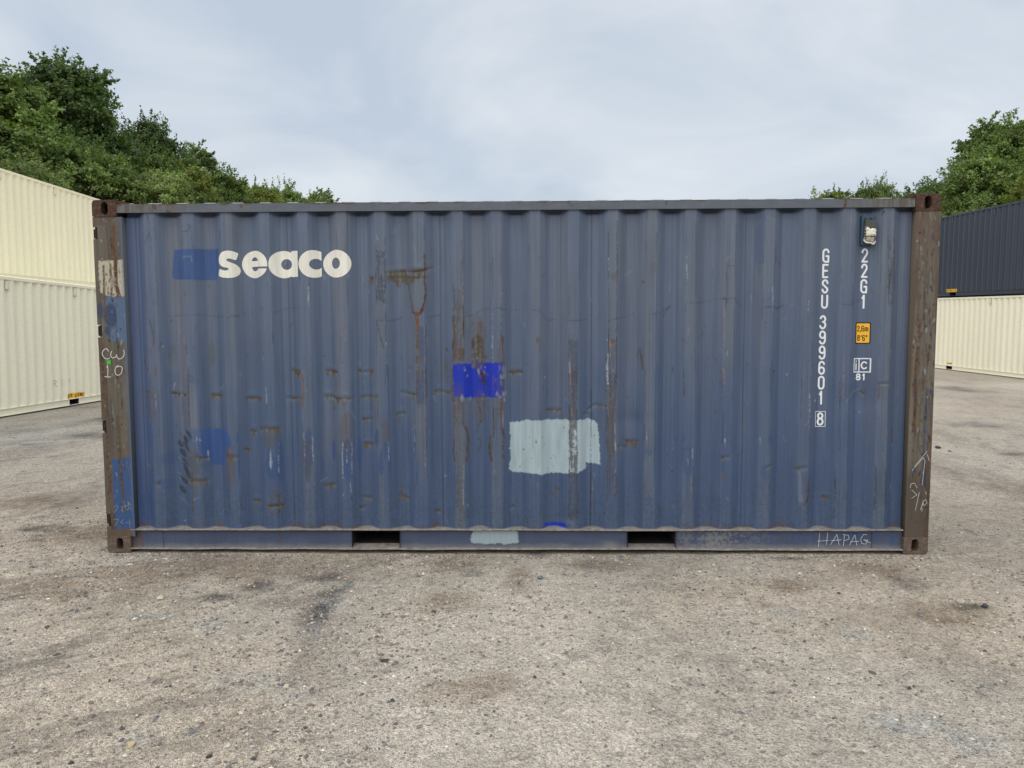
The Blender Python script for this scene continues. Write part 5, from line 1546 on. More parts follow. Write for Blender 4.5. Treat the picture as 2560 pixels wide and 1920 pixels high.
chalks('chalk_scribble', [[(-2.9656, 0.3405), (-2.943, 0.3581), (-2.9305, 0.3449), (-2.963, 0.3011)], [(-2.9127, 0.3537), (-2.896, 0.3362), (-2.9099, 0.3187), (-2.8886, 0.3055)], [(-2.8848, 0.3931), (-2.8784, 0.3406), (-2.8911, 0.3493), (-2.8645, 0.3581), (-2.8482, 0.3319), (-2.8748, 0.3231)], [(-2.8378, 0.3713), (-2.8359, 0.3143)], [(-2.9654, 0.2484), (-2.9346, 0.2528), (-2.9589, 0.2)], [(-2.8953, 0.2528), (-2.9183, 0.2264), (-2.8969, 0.2177)], [(-2.8834, 0.2265), (-2.8529, 0.2265)], [(-2.8517, 0.2529), (-2.8502, 0.187)]], 0.0030, 0.0005, 'chalk_faint')
chalks('chalk_scribble', [[(2.8937, 0.6143), (2.9131, 0.6525), (2.9939, 0.7586)], [(2.8974, 0.627), (2.9691, 0.712), (2.9825, 0.6865), (2.9764, 0.627), (2.9668, 0.5077)], [(2.8815, 0.4906), (2.8888, 0.5205), (2.9136, 0.5248), (2.9316, 0.4906)], [(2.8947, 0.4735), (2.9334, 0.4393), (2.8968, 0.4136)], [(2.9495, 0.4564), (2.9252, 0.3236)], [(2.9624, 0.3323), (2.9812, 0.388), (2.9973, 0.4051), (3.0083, 0.3794), (2.9865, 0.358), (2.9774, 0.3794)], [(2.9972, 0.7374), (3.0116, 0.6865)], [(2.995, 0.465), (3.0002, 0.4393)]], 0.0031, 0.0005)
HW = [[(2.2515, 0.1462), (2.2459, 0.0423)], [(2.3103, 0.1507), (2.3027, 0.0598)], [(2.238, 0.0856), (2.3161, 0.0927)], [(2.3339, 0.0598), (2.378, 0.1378), (2.3954, 0.0599)], [(2.3356, 0.0901), (2.4128, 0.0972)], [(2.4328, 0.1336), (2.4268, 0.0513)], [(2.42, 0.1379), (2.4623, 0.1293), (2.4673, 0.1033), (2.4316, 0.0886)], [(2.4713, 0.0557), (2.5084, 0.1337), (2.5251, 0.0558)], [(2.4764, 0.0817), (2.5393, 0.0862)], [(2.5966, 0.1338), (2.5713, 0.1381), (2.5514, 0.1035), (2.5609, 0.0689), (2.5904, 0.0646), (2.6021, 0.0949), (2.5726, 0.0966), (2.6238, 0.0733)]]
for a_, b_ in ((0, 3), (3, 5), (5, 7), (7, 9), (9, 10)):
    chalk('chalk_letter', HW[a_:b_], 0.0037, 0.0300)

# ---- ventilator in the trough at the top right, patched with tape
vf = link('ventilator', boxes_mesh('ventilator', [(2.489, 2.580, 0.030, 0.062, 2.236, 2.446)], 0.006), M['vent_blue'], box)
me = boxes_mesh('vent_cover', [(2.503, 2.573, -0.002, 0.031, 2.250, 2.418)])
for v in me.vertices:
    if v.co.y < 0.0 and v.co.z > 2.4: v.co.z -= 0.014
link('vent_cover', me, M['vent_grey'], vf)
for b_ in ((2.508, 2.522, 0.018, 0.0305, 2.420, 2.434), (2.548, 2.562, 0.018, 0.0305, 2.420, 2.434)):
    link('vent_lug', boxes_mesh('vent_lug', [b_], 0.003), M['vent_blue'], vf)
def tape_mesh(name, outline, y0, amp, seed):
    n, mz = 15, 15
    zt = [p[2] for p in outline]; zb = [p[1] for p in outline]; xx = [p[0] for p in outline]
    co = []
    for j in range(mz):
        for i in range(n):
            u, v = i / (n - 1), j / (mz - 1)
            x = xx[0] + u * (xx[-1] - xx[0])
            b = np.interp(x, xx, zb); t_ = np.interp(x, xx, zt)
            z = b + v * (t_ - b)
            edge = min(1, 4 * u, 4 * (1 - u), 4 * v, 4 * (1 - v))
            y = y0 + 0.008 * (1 - edge) - amp * edge * (0.4 + 1.2 * float(fbm(np.array(x * 70), np.array(z * 70), seed, 2)))
            co.append((x + 0.002 * math.sin(z * 300 + seed), y, z))
    return raw_mesh(name, np.array(co), grid_faces(n, mz))
link('tape', tape_mesh('tape', [(2.502, 2.300, 2.366), (2.510, 2.294, 2.370), (2.528, 2.290, 2.358), (2.540, 2.292, 2.349), (2.548, 2.292, 2.357), (2.580, 2.296, 2.350)], -0.004, 0.012, 5), M['tape'], vf)
tp = link('tape', tape_mesh('tape_low', [(2.495, 2.270, 2.282), (2.503, 2.256, 2.296), (2.530, 2.250, 2.298), (2.543, 2.250, 2.297), (2.550, 2.240, 2.297), (2.562, 2.237, 2.297), (2.578, 2.262, 2.297)], 0.002, 0.012, 9), M['foam'], vf)
tag(tp, 'grey soiled tape')
link('tape_rim', tape_mesh('tape_rim', [(2.494, 2.264, 2.276), (2.505, 2.248, 2.262), (2.530, 2.244, 2.256), (2.543, 2.245, 2.256), (2.550, 2.236, 2.250), (2.562, 2.234, 2.250), (2.578, 2.252, 2.272)], -0.006, 0.006, 3), M['tape'], tp)
# ------------------------------------------------------------------ the stacked containers on both sides
M['cream_a'] = mat_paint('cream_paint', (0.85, 0.815, 0.645), 0.5, 0.035, 2.2, (1, 1, 0.2), 40)
M['cream_b'] = mat_paint('cream_paint_yellower', (0.86, 0.81, 0.60), 0.5, 0.03, 2.2, (1, 1, 0.2), 40)
M['slate_paint'] = mat_paint('slate_blue_paint', alb(62, 69, 82), 0.30, 0.05, 2.2, (1, 1, 0.2), 40, 0.5)
M['vent_cream'] = mat_paint('vent_cream', (0.74, 0.70, 0.54), 0.6)
M['smudge'] = mat_paint('grey_smudge', (0.48, 0.46, 0.40), 0.8, 0.1, 40)
M['pocket'] = mat_paint('pocket_shadow_steel', alb(48, 46, 42), 0.9, 0.2)

CM = {}
def plain_casting(kind, mat):
    src = {'t': c_top, 'tr': c_top_r, 'l': c_low, 'lr': c_low_r}[kind]
    k = (kind, mat.name)
    if k not in CM:
        me = src.copy(); me.materials.clear(); me.materials.append(mat); CM[k] = me
    return CM[k]

def big_container(label, group, loc, rz, ry, H, mat, vent_mat, sticker=True, sticker_small=False, pockets=True, L_=12.192, ventxs=(-5.2, -2.95, -0.75, 0.75, 2.95, 5.2)):
    """origin: middle of the base of the long side that faces the yard (local -y)"""
    c = empty('shipping_container', loc, (0, ry, rz), label, 'shipping container', group)
    hl = L_ / 2
    for sx, x in ((1, -hl), (-1, hl)):
        for z, k in ((H - 0.122, 't'), (0, 'l')):
            kind = k + ('r' if sx < 0 else '')
            link('corner_casting', plain_casting(kind, mat), None, c).location = (x, 0, z)
            kind2 = k + ('' if sx < 0 else 'r')
            o = link('corner_casting', plain_casting(kind2, mat), None, c); o.location = (x, 2.438, z); o.rotation_euler = (0, 0, math.pi)
        xa, xb = (x, x + 0.15) if sx > 0 else (x - 0.15, x)
        for ya, yb in ((0.004, 0.15), (2.288, 2.434)):
            link('corner_post', boxes_mesh('corner_post', [(xa + 0.003, xb - 0.003, ya, yb, 0.1225, H - 0.1225)], 0.006), mat, c)
        link('end_panel', boxes_mesh('end_panel', [(xa + 0.05, xa + 0.07, 0.151, 2.287, 0.16, H - 0.12)] + [(xa + 0.0225, xa + 0.0495, y, y + 0.09, 0.2, H - 0.2) for y in np.arange(0.25, 2.2, 0.25)]), mat, c)
        link('end_sill', boxes_mesh('end_sill', [(xa + 0.01, xb - 0.01, 0.163, 2.275, 0.03, 0.158)]), mat, c)
        link('end_header', boxes_mesh('end_header', [(xa + 0.01, xb - 0.01, 0.163, 2.275, H - 0.119, H - 0.04)]), mat, c)
    a, b = -hl + 0.148, hl - 0.148
    pan, prof = light_corrugation('side_panel', a, b, 0.150, H - 0.088, 1, mat, c, y_base=0.012)
    light_corrugation('rear_panel', a, b, 0.150, H - 0.088, -1, mat, c, y_base=2.426)
    yf = lambda x, z: 0.012 + np.interp(x, prof[:, 0], prof[:, 1])
    for ya in (0.006, 2.372):
        link('top_rail', boxes_mesh('top_rail', [(-hl + 0.179, hl - 0.179, ya, ya + 0.060, H - 0.092, H - 0.034)], 0.004), mat, c)
    pk = ((-1.20, -0.845), (0.845, 1.20))
    cuts = [a - 0.0, pk[0][0], pk[0][1], pk[1][0], pk[1][1], b]
    web = [(cuts[i], cuts[i + 1], 0.030, 0.040, 0.032, 0.146) for i in (0, 2, 4)] if pockets else [(a, b, 0.030, 0.040, 0.032, 0.146)]
    link('bottom_rail', boxes_mesh('bottom_rail', web + [(-hl + 0.18, hl - 0.18, 0.010, 0.075, 0.1465, 0.156), (-hl + 0.18, hl - 0.18, 0.006, 0.065, 0.022, 0.0315)]), mat, c)
    link('bottom_rail', boxes_mesh('rear_bottom_rail', [(a, b, 2.37, 2.43, 0.025, 0.15)]), mat, c)
    link('floor', boxes_mesh('floor', [(a, b, 0.08, 2.36, 0.158, 0.18)]), M['inside'], c)
    for (p0, p1) in (pk if pockets else ()):
        v = [(p0, 0.032, 0.034), (p1, 0.032, 0.034), (p1, 0.032, 0.145), (p0, 0.032, 0.145), (p0, 1.8, 0.034), (p1, 1.8, 0.034), (p1, 1.8, 0.145), (p0, 1.8, 0.145)]
        me = bpy.data.meshes.new('fork_pocket')
        me.from_pydata(v, [], [(0, 4, 5, 1), (3, 2, 6, 7), (0, 3, 7, 4), (1, 5, 6, 2), (4, 7, 6, 5)]); me.update()
        link('fork_pocket', me, M['pocket'], c)
    # roof sheet, pressed ribs
    n = int(L_ / 0.209)
    ux = np.linspace(-hl + 0.18, hl - 0.18, n * 8 + 1); uy = np.array([0.060, 0.085, 0.13, 1.2, 2.30, 2.35, 2.376])
    UX, UY = np.meshgrid(ux, uy)
    ph = np.abs((UX / 0.209) % 1.0 - 0.5)
    UZ = H - 0.040 + 0.030 * sstep(0.36, 0.2, ph) * sstep(0.060, 0.12, UY) * sstep(2.376, 2.31, UY)
    link('roof_panel', raw_mesh('roof_panel', np.stack([UX, UY, UZ], -1).reshape(-1, 3), grid_faces(len(ux), len(uy))), mat, c)
    # small vents hung under the top rail, on the nearest trough
    n2 = int((b - a - 0.1) / PITCH); st = (a + b) / 2 - (n2 - 1) * PITCH / 2
    for vx in ventxs:
        cx = st + (math.floor((vx - st) / PITCH) + 0.5) * PITCH
        vt = link('ventilator', boxes_mesh('ventilator', [(cx - 0.045, cx + 0.045, 0.010, 0.046, H - 0.270, H - 0.115)], 0.008), vent_mat, c)
        link('vent_slot', boxes_mesh('vent_slot', [(cx - 0.022, cx + 0.022, 0.020, 0.036, H - 0.280, H - 0.2705)]), M['smudge'], vt)
    if sticker:
        for sx in (-1, 1):
            if sticker_small:
                x0, x1, z0, z1 = sx * 0.99 - 0.15, sx * 0.99 + 0.15, 0.205, 0.262
            else:
                x0, x1, z0, z1 = sx * 0.96 - 0.33, sx * 0.96 + 0.33, 0.165, 0.270
            s = rect_part('sticker', x0, x1, z0, z1, 0.004, M['yellow'], c, yf, 0.002, 0.0045)
            h = (z1 - z0) * 0.68
            w = (x1 - x0) * 0.062
            word('sticker_letter', 'EMPTY LIFT ONLY', x0 + (x1 - x0) * 0.03, z0 + (z1 - z0) * 0.16, h, h * 0.16, {'*': w * 0.78, 'I': w * 0.4, ' ': w * 0.5}, w * 0.30, M['brown_print'], s, yf, 0.0038, 0.0045)
    return c, yf

def stacked(loc, rz, ry, h):
    m = Euler((0, ry, rz)).to_matrix() @ Vector((0, 0, h))
    return (loc[0] + m.x, loc[1] + m.y, loc[2] + m.z)
GRP = 'cream containers in the yard'
LL = (-9.48, 11.43, -0.02)
cl, yfl = big_container('cream container with grey smudged letters above a yellow sticker, beside the blue container\'s hinged end', None, LL, math.radians(91.8), 0.0145, 2.591, M['cream_a'], M['vent_cream'])
for ch, x, w in (('R', -1.70, 0.09), ('I', -1.42, 0.05), ('P', -1.18, 0.08)):
    stroke_part('smudged_letter', glyph_segs(ch, x, 0.44, w, 0.14, 0.014), 0.014, M['smudge'], cl, yfl, 0.004)
LB = (-12.04, 13.3, 0.148)
big_container('cream container on the ground hidden behind another cream container', None, LB, math.radians(92.6), 0.0, 2.591, M['cream_b'], M['vent_cream'], sticker=False, pockets=False)
big_container('yellowish cream container raised in a second row behind a cream container', None, stacked(LB, math.radians(92.6), 0, 2.592), math.radians(92.6), 0.0, 2.591, M['cream_b'], M['vent_cream'], sticker=False, pockets=False, ventxs=(-5.2, -3.4, -1.1, 1.1, 3.4, 5.2))
RR = (15.0, 23.07, -0.017)
big_container('cream container underneath a dark slate blue container', None, RR, math.radians(-86.65), 0.013, 2.591, M['cream_a'], M['vent_cream'], sticker_small=True, ventxs=(-5.2, -3.05, 3.05, 5.2))
big_container('dark slate blue container stacked on top of a cream container', None, stacked(RR, math.radians(-86.65), 0.013, 2.592), math.radians(-86.65), 0.013, 2.896, M['slate_paint'], M['slate_paint'])

# ------------------------------------------------------------------ trees
def mat_leaf():
    m, n, l, p = new_mat('leaves')
    a = n.new('ShaderNodeAttribute'); a.attribute_name = 'Col'
    l(a.outputs['Color'], p.inputs['Base Color'])
    p.inputs['Roughness'].default_value = 0.55
    p.inputs['Specular IOR Level'].default_value = 0.25
    tr = n.new('ShaderNodeBsdfTranslucent')
    g = mixc(n, l, 'MULTIPLY', 1.0, a.outputs['Color'], (1.25, 1.5, 0.6))
    l(g.outputs['Color'], tr.inputs['Color'])
    mx = n.new('ShaderNodeMixShader'); mx.inputs[0].default_value = 0.3
    l(p.outputs['BSDF'], mx.inputs[1]); l(tr.outputs['BSDF'], mx.inputs[2])
    l(mx.outputs['Shader'], n['Material Output'].inputs['Surface'])
    return m
M['leaf'] = mat_leaf()
M['bark'] = mat_rust('bark', (0.04, 0.033, 0.027), (0.075, 0.062, 0.05), (0.12, 0.1, 0.085), 9)

def tube(verts, faces, p0, p1, r0, r1, n=6):
    a = Vector(p0); b = Vector(p1); d = (b - a).normalized()
    u = d.orthogonal().normalized(); v = d.cross(u)
    base = len(verts)
    for c, r in ((a, r0), (b, r1)):
        for i in range(n):
            t = 2 * math.pi * i / n
            verts.append(c + u * math.cos(t) * r + v * math.sin(t) * r)
    for i in range(n):
        j = (i + 1) % n
        faces.append((base + i, base + j, base + n + j, base + n + i))

def tree_proto(seed, H, W, base_frac, nlump, ncl, nleaf, leaf, colr, spread=0.15, taper=0.6, lumpk=0.22):
    """returns (crown mesh, trunk mesh) for a broadleaf of height H, crown width W"""
    rg = np.random.default_rng(seed)
    tv, tf = [], []
    zb = H * base_frac
    lumps = []
    for k in range(nlump):
        f = (k + 0.5) / nlump
        t = f ** 0.8
        rad = W / 2 * (math.sin(math.pi * (0.16 + 0.78 * t)) ** taper)
        a = k * 2.399 + rg.uniform(-0.4, 0.4)
        rr = rad * rg.uniform(0.35, 0.82)
        rl = W * lumpk * rg.uniform(0.7, 1.2) * (1.05 - 0.45 * t)
        z = zb + (H - zb) * (0.06 + 0.86 * t) - rl * 0.1
        lumps.append((rr * math.cos(a), rr * math.sin(a), z, rl))
    lumps.append((0, 0, H - W * 0.12, W * 0.13))
    # trunk with a slight wander
    pts = [Vector((0, 0, -0.3))]
    for k in range(1, 6):
        pts.append(Vector((rg.normal(0, 0.02) * H, rg.normal(0, 0.02) * H, H * 0.9 * k / 5)))
    r0 = 0.016 * H
    for k in range(5):
        tube(tv, tf, pts[k], pts[k + 1], r0 * (1 - k / 5.6), r0 * (1 - (k + 1) / 5.6), 8)
    P_, N_, Cc = [], [], []
    for (lx, ly, lz, rl) in lumps:
        s = min(max((lz - rl) / (H * 0.9) * 0.8, 0.15), 0.95)
        k = min(int(s * 5), 4)
        st = pts[k].lerp(pts[k + 1], s * 5 - k)
        mid = Vector((lx * 0.55, ly * 0.55, (st.z * 0.4 + lz * 0.6)))
        tube(tv, tf, st, mid, r0 * 0.35, r0 * 0.2, 5); tube(tv, tf, mid, (lx, ly, lz), r0 * 0.2, r0 * 0.06, 5)
        d = rg.normal(size=(ncl, 3)); d[:, 2] = d[:, 2] * 0.9 + 0.25
        d /= np.linalg.norm(d, axis=1)[:, None]
        cen = np.array([lx, ly, lz]) + d * rl * (rg.uniform(0.25, 1.0, (ncl, 1)) ** 0.5 * 1.15) * np.array([1, 1, 0.75])
        lb = rg.uniform(0.66, 1.36)
        # sprigs reaching out past the mass, for a ragged outline
        ns = max(3, ncl // 5)
        ds = rg.normal(size=(ns, 3)); ds[:, 2] = np.abs(ds[:, 2]) * 0.9 + 0.1
        ds /= np.linalg.norm(ds, axis=1)[:, None]
        for dd in ds:
            m = int(nleaf * 0.55)
            tt = rg.uniform(0.95, 1.55, (m, 1))
            P_.append(np.array([lx, ly, lz]) + dd * rl * tt + rg.normal(size=(m, 3)) * 0.055 * rl)
            N_.append(np.tile(dd * 0.3 + np.array([0, 0, 0.6]), (m, 1)) + rg.normal(size=(m, 3)) * 0.6)
            Cc.append(np.array(colr) * lb * rg.uniform(0.8, 1.25, (m, 1)))
        for c, dd in zip(cen, d):
            m = int(nleaf * rg.uniform(0.6, 1.4))
            q = rg.normal(size=(m, 3)) * spread * rl * np.array([1, 1, 0.55])
            P_.append(c + q)
            out = np.tile(dd * 0.55 + np.array([0, 0, 0.65]), (m, 1)) + rg.normal(size=(m, 3)) * 0.55
            N_.append(out)
            sh = lb * rg.uniform(0.78, 1.25)
            cc = np.array(colr) * sh * rg.uniform(0.75, 1.3, (m, 1))
            cc[:, 0] *= rg.uniform(0.85, 1.25, m)
            Cc.append(cc)
    P_ = np.concatenate(P_); N_ = np.concatenate(N_); Cc = np.concatenate(Cc)
    N_ /= np.linalg.norm(N_, axis=1)[:, None]
    m = len(P_)
    rv = rg.normal(size=(m, 3))
    T = np.cross(N_, rv); T /= np.linalg.norm(T, axis=1)[:, None] + 1e-9
    B = np.cross(N_, T)
    ln = leaf * rg.uniform(0.7, 1.35, (m, 1)); wd = ln * 0.42
    a = P_ - T * ln * 0.45 + B * wd
    b = P_ + T * ln * 0.6 - N_ * ln * 0.15
    c = P_ - T * ln * 0.35 - B * wd
    co = np.stack([a, b, c], 1).reshape(-1, 3)
    f = np.arange(m * 3).reshape(-1, 3)
    col4 = np.concatenate([np.repeat(Cc, 3, 0), np.ones((m * 3, 1))], 1)
    crown = raw_mesh('crown', co, f, col4, smooth=False)
    crown.materials.append(M['leaf'])
    tm = bpy.data.meshes.new('trunk'); tm.from_pydata([tuple(v) for v in tv], [], tf); tm.update()
    for p in tm.polygons: p.use_smooth = True
    tm.materials.append(M['bark'])
    return crown, tm

DARK = (0.082, 0.130, 0.044); MIDG = (0.132, 0.190, 0.058); LITE = (0.180, 0.232, 0.086); YELL = (0.176, 0.215, 0.052)
PROTO = {
 'tall': tree_proto(1, 16.0, 9.5, 0.16, 40, 40, 50, 0.19, DARK),
 'tall2': tree_proto(2, 14.0, 9.0, 0.14, 38, 40, 50, 0.17, MIDG),
 'round': tree_proto(3, 11.0, 8.5, 0.14, 36, 40, 50, 0.14, MIDG),
 'dark': tree_proto(4, 12.0, 8.0, 0.12, 36, 40, 50, 0.145, DARK),
 'pale': tree_proto(5, 9.5, 7.5, 0.08, 36, 44, 50, 0.115, LITE),
 'yellow': tree_proto(6, 12.0, 7.5, 0.14, 34, 40, 50, 0.14, YELL),
 'sparse': tree_proto(7, 14.0, 6.0, 0.3, 26, 16, 44, 0.17, MIDG, 0.2),
}
KINDL = {'tall': 'tall dark green broadleaf tree', 'tall2': 'tall mid green broadleaf tree', 'round': 'rounded mid green tree', 'dark': 'dark green dense tree', 'pale': 'pale green bushy tree', 'yellow': 'yellowish green tree', 'sparse': 'thin open-crowned green tree'}
REF_H = {'tall': 16.0, 'tall2': 14.0, 'round': 11.0, 'dark': 12.0, 'pale': 9.5, 'yellow': 12.0, 'sparse': 14.0}
REF_W = {'tall': 9.5, 'tall2': 9.0, 'round': 8.5, 'dark': 8.0, 'pale': 7.5, 'yellow': 7.5, 'sparse': 6.0}
rt_ = random.Random(4)
def plant(kind, x, y, h, w, where, group, z=0.0, lab=None):
    lab = lab or KINDL[kind] + ' ' + where
    o = empty('broadleaf_tree', (x, y, float(ground_z(x, y)) + z), (0, 0, rt_.uniform(0, 6.28)), lab, 'tree', group + ', ' + kind)
    sx = w / REF_W[kind]; sz = 0.94 * h / REF_H[kind]
    o.scale = (sx, sx, sz)
    link('crown', PROTO[kind][0], None, o); link('trunk', PROTO[kind][1], None, o)
    return o
WL, WR = 'beyond the two-row cream containers', 'beyond the slate blue container'
GL, GR = 'trees beyond the cream containers', 'trees beyond the slate blue container'
LEFT = [('tall', -24.9, 36.4, 16.8, 9.0), ('tall2', -22.6, 27.6, 13.2, 8.0), ('dark', -21.0, 20.6, 10.2, 7.0), ('round', -19.5, 28.2, 10.2, 6.5), ('pale', -17.6, 30.6, 9.4, 6.6),
        ('dark', -25.0, 46.4, 16.0, 7.5), ('round', -23.2, 42.0, 13.0, 7.5), ('yellow', -22.2, 44.4, 12.6, 6.5), ('sparse', -25.4, 54.4, 16.4, 6.0), ('tall2', -24.2, 56.4, 14.6, 7.5),
        ('yellow', -23.8, 62.4, 14.8, 7.0), ('round', -23.2, 70.4, 15.8, 7.5), ('sparse', -21.2, 75.4, 16.4, 7.0), ('tall', -28.5, 31.0, 15.0, 8.5), ('tall2', -28.0, 24.0, 13.6, 8.0),
        ('dark', -22.5, 33.0, 11.5, 7.0), ('dark', -20.8, 38.0, 10.5, 7.0), ('pale', -19.2, 24.2, 8.4, 5.6), ('dark', -21.2, 50.4, 11.0, 7.5), ('round', -21.0, 57.5, 11.0, 7.0), ('dark', -21.5, 65.0, 12.0, 7.5), ('tall', -30.0, 42.0, 16.0, 9.0), ('dark', -26.5, 40.0, 13.5, 8.0), ('yellow', -21.9, 73.0, 15.4, 6.5), ('sparse', -19.5, 78.0, 14.6, 5.0)]
RIGHT = [('round', 22.6, 33.0, 10.2, 7.0), ('sparse', 28.2, 43.0, 14.8, 5.5), ('tall2', 27.0, 38.4, 13.4, 6.0), ('round', 26.3, 54.4, 12.8, 6.0), ('yellow', 27.6, 65.0, 14.2, 7.5), ('dark', 27.8, 49.4, 11.6, 7.0),
         ('pale', 20.6, 29.6, 7.2, 5.4), ('yellow', 22.8, 28.0, 8.6, 6.0), ('tall2', 27.8, 34.4, 12.8, 7.5), ('dark', 24.6, 40.0, 10.4, 7.0), ('dark', 26.0, 45.0, 10.8, 7.0), ('round', 29.0, 58.0, 11.5, 7.0), ('pale', 25.5, 34.6, 9.6, 6.0)]
OWN = {0: 'tallest dark green tree rising clear above the raised cream container', 4: 'pale green bushy tree filling in beside the rusty hinged corner casting', 5: 'dome-topped dark green tree next to the tallest tree', 12: 'thin open-crowned tree ending the row over the blue container roof',
       1: 'tall mid green tree in front of the tallest dark tree', 7: 'yellowish green tree in front of the dome-topped dark tree', 3: 'rounded mid green tree below the tallest dark tree'}
OWNR = {3: 'small round tree standing alone above the blue container roof', 0: 'broad rounded tree over the far end of the slate blue container', 1: 'thin open-crowned tree poking above the broad rounded tree', 4: 'yellowish green low treetop just over the blue container roof', 6: 'pale green bush against the top edge of the slate blue container'}
for i, (k, x, y, h, w) in enumerate(LEFT): plant(k, x, y, h, w, WL, GL, lab=OWN.get(i))
for i, (k, x, y, h, w) in enumerate(RIGHT): plant(k, x, y, h, w, WR, GR, lab=OWNR.get(i))

# ------------------------------------------------------------------ loose stones
def stone_mesh(seed, flat):
    bm = bmesh.new()
    bmesh.ops.create_icosphere(bm, subdivisions=2, radius=0.5)
    rg = random.Random(seed)
    pl_ = [(Vector((rg.gauss(0, 1), rg.gauss(0, 1), rg.gauss(0, 0.8))).normalized(), rg.uniform(0.20, 0.40)) for _ in range(13)]
    sk = rg.uniform(-0.5, 0.5)
    for v in bm.verts:
        v.co.x += sk * v.co.y
        for nrm, d in pl_:
            e = v.co.dot(nrm) - d
            if e > 0: v.co -= nrm * e
        v.co.z *= flat
        v.co.y *= 0.72
    me = bpy.data.meshes.new('stone'); bm.to_mesh(me); bm.free()
    return me
SCOL = {'slate': alb(118, 128, 128), 'cream': alb(192, 182, 164), 'white': alb(214, 214, 208), 'yellow': alb(188, 172, 138), 'pale': alb(186, 178, 164), 'dark': alb(78, 80, 82), 'tan': alb(176, 164, 146), 'brown': alb(112, 94, 80), 'grey': alb(138, 138, 134)}
SM = {k: mat_rust('stone_' + k, tuple(np.array(v) * 0.72), tuple(v), tuple(np.minimum(np.array(v) * 1.2, 0.85)), 60) for k, v in SCOL.items()}
STONES = [('slate', -1.06, -0.70, 0.084, .35, 'angular slate slab lying alone on gravel below the blue rail\'s left fork pocket'), ('cream', -2.16, -0.97, 0.080, .3, 'flat cream stone on brown gravel beside the hinged corner post'), ('white', -2.15, -1.30, 0.054, .5, 'white stone on a blue-grey gravel patch'), ('cream', -1.26, -1.45, 0.028, .6, None), ('cream', -1.03, -2.08, 0.051, .35, 'flat cream stone beside a large blue-grey gravel patch'),
 ('yellow', -1.50, -2.60, 0.062, .35, 'flat yellow stone with a small white stone beside it'), ('white', -1.48, -2.68, 0.030, .7, 'small white stone beside the flat yellow stone'), ('white', -0.79, -2.30, 0.026, .5, None), ('pale', -1.83, -2.55, 0.038, .35, 'flat pale stone on plain gravel'), ('dark', -1.15, -2.67, 0.045, .5, None), ('dark', -1.66, -2.74, 0.030, .6, None), ('dark', -0.97, -2.68, 0.032, .6, None),
 ('slate', 0.19, -0.58, 0.072, .5, 'pointed blue-grey slate chip with a tan stone beside it'), ('tan', 0.11, -0.63, 0.044, .45, 'tan stone beside the pointed slate chip'), ('tan', -0.26, -2.18, 0.038, .8, 'rounded tan stone above a dark damp patch'), ('dark', -0.62, -1.81, 0.062, .35, 'broad dark grey flat stone'), ('cream', -0.42, -1.46, 0.023, .7, None), ('brown', -0.63, -1.99, 0.030, .6, 'small brown stone sunk in gravel'), ('grey', -0.10, -1.31, 0.034, .5, None), ('pale', -0.28, -1.84, 0.026, .3, None),
 ('pale', 2.73, -0.97, 0.070, .5, 'pale stone at the end of a dark slate slab'), ('dark', 2.82, -1.05, 0.085, .4, 'dark slate slab touching a pale stone'), ('dark', 1.37, -2.00, 0.030, .5, None), ('cream', 1.78, -1.80, 0.030, .7, None), ('pale', 1.54, -2.04, 0.044, .5, 'pale wedge-shaped stone on gravel'), ('cream', 1.20, -2.57, 0.030, .5, None), ('grey', 2.17, -1.66, 0.035, .7, None), ('brown', 1.78, -1.92, 0.055, .25, 'flat brown stone below the number column'), ('tan', 1.57, -1.79, 0.037, .5, 'flat tan stone on plain gravel'), ('dark', 2.05, -0.84, 0.046, .3, None), ('dark', 1.88, -2.07, 0.041, .5, None), ('dark', 5.62, 4.77, 0.10, .6, 'dark rock lying in the open beside the rusty corner post')]
NAMES = {'cream': 'small cream pebble standing out from the gravel', 'white': 'small white pebble standing out from the gravel', 'dark': 'small dark grey stone half sunk in the gravel', 'grey': 'small mid grey stone half sunk in the gravel', 'pale': 'small pale chip on the gravel'}
for i, (k, x, y, s, flat, lab) in enumerate(STONES):
    me = stone_mesh(i + 3, flat)
    o = link('stone', me, SM[k])
    o.scale = (s, s, s)
    o.rotation_euler = (0.1 * math.sin(i), 0.1 * math.cos(i * 2), i * 1.7)
    gz_ = float(ground_z(x, y) + ground_rough(np.array(x), np.array(y)))
    o.location = (x, y, gz_ + s * flat * 0.2)
    tag(o, lab or NAMES[k], 'stone', 'loose stones on the gravel' if lab else 'small ' + k + ' stones on the gravel')

# countless small grit
rg = np.random.default_rng(77)
def grit(n, xr, yr, s0, s1, boost):
    x = rg.uniform(*xr, n); y = rg.uniform(*yr, n)
    m = spots(x, y, BLACK + BLUE, 65) * 1.0 + 0.35 * boost + 0.5 * (fbm(x * 1.5, y * 1.5, 19, 3) > 0.55)
    k = rg.uniform(0, 1, n) < m
    k &= ~((np.abs(x) < 3.06) & (y > -0.02) & (y < 2.5))
    k &= (x > -9.2) & (x < 14.4)
    x, y = x[k], y[k]
    s = s0 + (s1 - s0) * rg.power(0.35, len(x)) ** 1.5
    return x, y, s
parts = [grit(46000, (-4.6, 4.6), (-3.2, 1.0), 0.004, 0.014, 1.0), grit(5000, (-3.6, -0.3), (-3.1, -0.2), 0.006, 0.020, 1.0), grit(9000, (-9.3, 14), (0.5, 14), 0.006, 0.020, 1.0), grit(1800, (-4.2, 4.2), (-3.1, 0.4), 0.010, 0.022, 1.0), grit(2600, (-3.1, 3.1), (-0.10, -0.005), 0.005, 0.014, 2.0)]
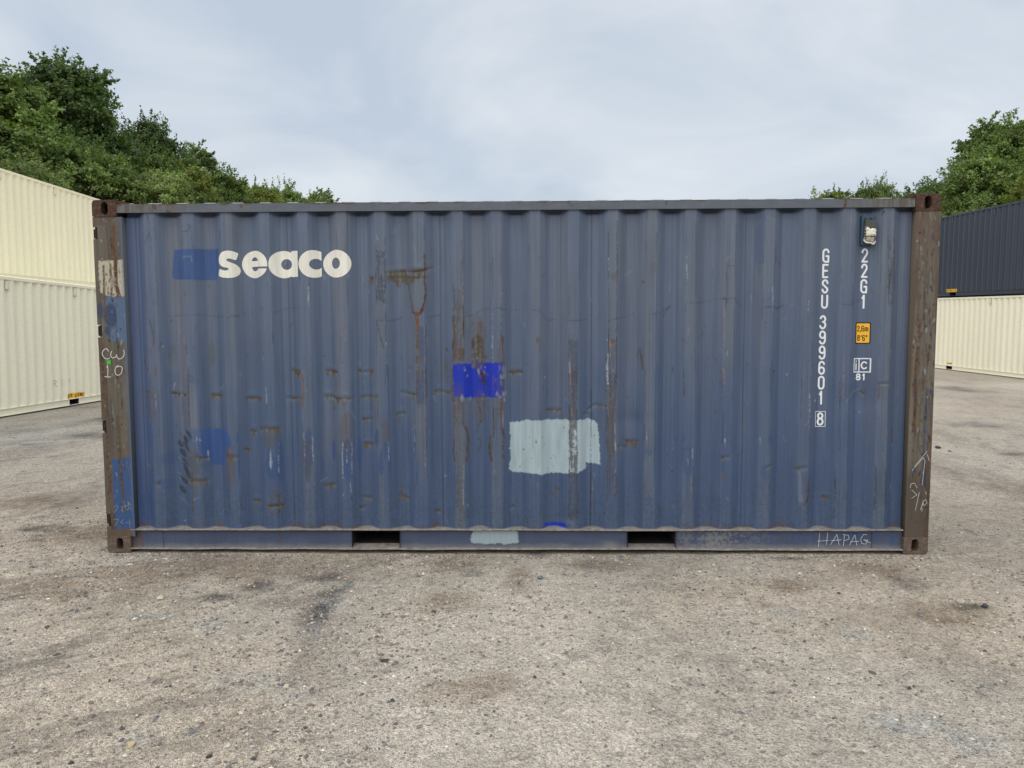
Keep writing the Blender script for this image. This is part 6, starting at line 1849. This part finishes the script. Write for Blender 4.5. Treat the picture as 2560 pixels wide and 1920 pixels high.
x = np.concatenate([p[0] for p in parts]); y = np.concatenate([p[1] for p in parts]); s = np.concatenate([p[2] for p in parts])
n = len(x)
oct_v = np.array([(1, 0, 0), (-1, 0, 0), (0, 1, 0), (0, -1, 0), (0, 0, 1), (0, 0, -1)], float)
oct_f = np.array([(0, 2, 4), (2, 1, 4), (1, 3, 4), (3, 0, 4), (2, 0, 5), (1, 2, 5), (3, 1, 5), (0, 3, 5)])
an = rg.uniform(0, 6.28, n); sx = s * rg.uniform(0.6, 1.3, n); sy = s * rg.uniform(0.5, 0.9, n); sz = s * rg.uniform(0.35, 0.8, n)
V = oct_v[None] * np.stack([sx, sy, sz], -1)[:, None, :] * rg.uniform(0.75, 1.2, (n, 6, 1))
ca, sa = np.cos(an)[:, None], np.sin(an)[:, None]
vx = V[..., 0] * ca - V[..., 1] * sa; vy = V[..., 0] * sa + V[..., 1] * ca
gz_ = ground_z(x, y) + ground_rough(x, y)
co = np.stack([vx + x[:, None], vy + y[:, None], V[..., 2] + (gz_ + sz * 0.25)[:, None]], -1).reshape(-1, 3)
fc = (oct_f[None] + (np.arange(n) * 6)[:, None, None]).reshape(-1, 3)
pal = np.array([alb(150, 142, 132), alb(168, 158, 146), alb(128, 120, 112), alb(100, 98, 98), alb(110, 114, 120), alb(186, 178, 166), alb(210, 204, 194), alb(132, 116, 104), alb(84, 84, 86)])
ci = rg.choice(len(pal), n, p=[.22, .20, .18, .08, .10, .12, .03, .05, .02])
cc = pal[ci] * rg.uniform(0.8, 1.15, (n, 1))
cc = np.concatenate([np.repeat(cc, 6, 0), np.ones((n * 6, 1))], 1)
gm, gn_, gl, gp = new_mat('grit')
ga = gn_.new('ShaderNodeAttribute'); ga.attribute_name = 'Col'
gl(ga.outputs['Color'], gp.inputs['Base Color']); gp.inputs['Roughness'].default_value = 0.92; gp.inputs['Specular IOR Level'].default_value = 0.15
tag(link('gravel', raw_mesh('gravel', co, fc, cc, smooth=False), gm), 'loose grey and tan grit strewn over the yard', 'gravel', None, 'stuff')
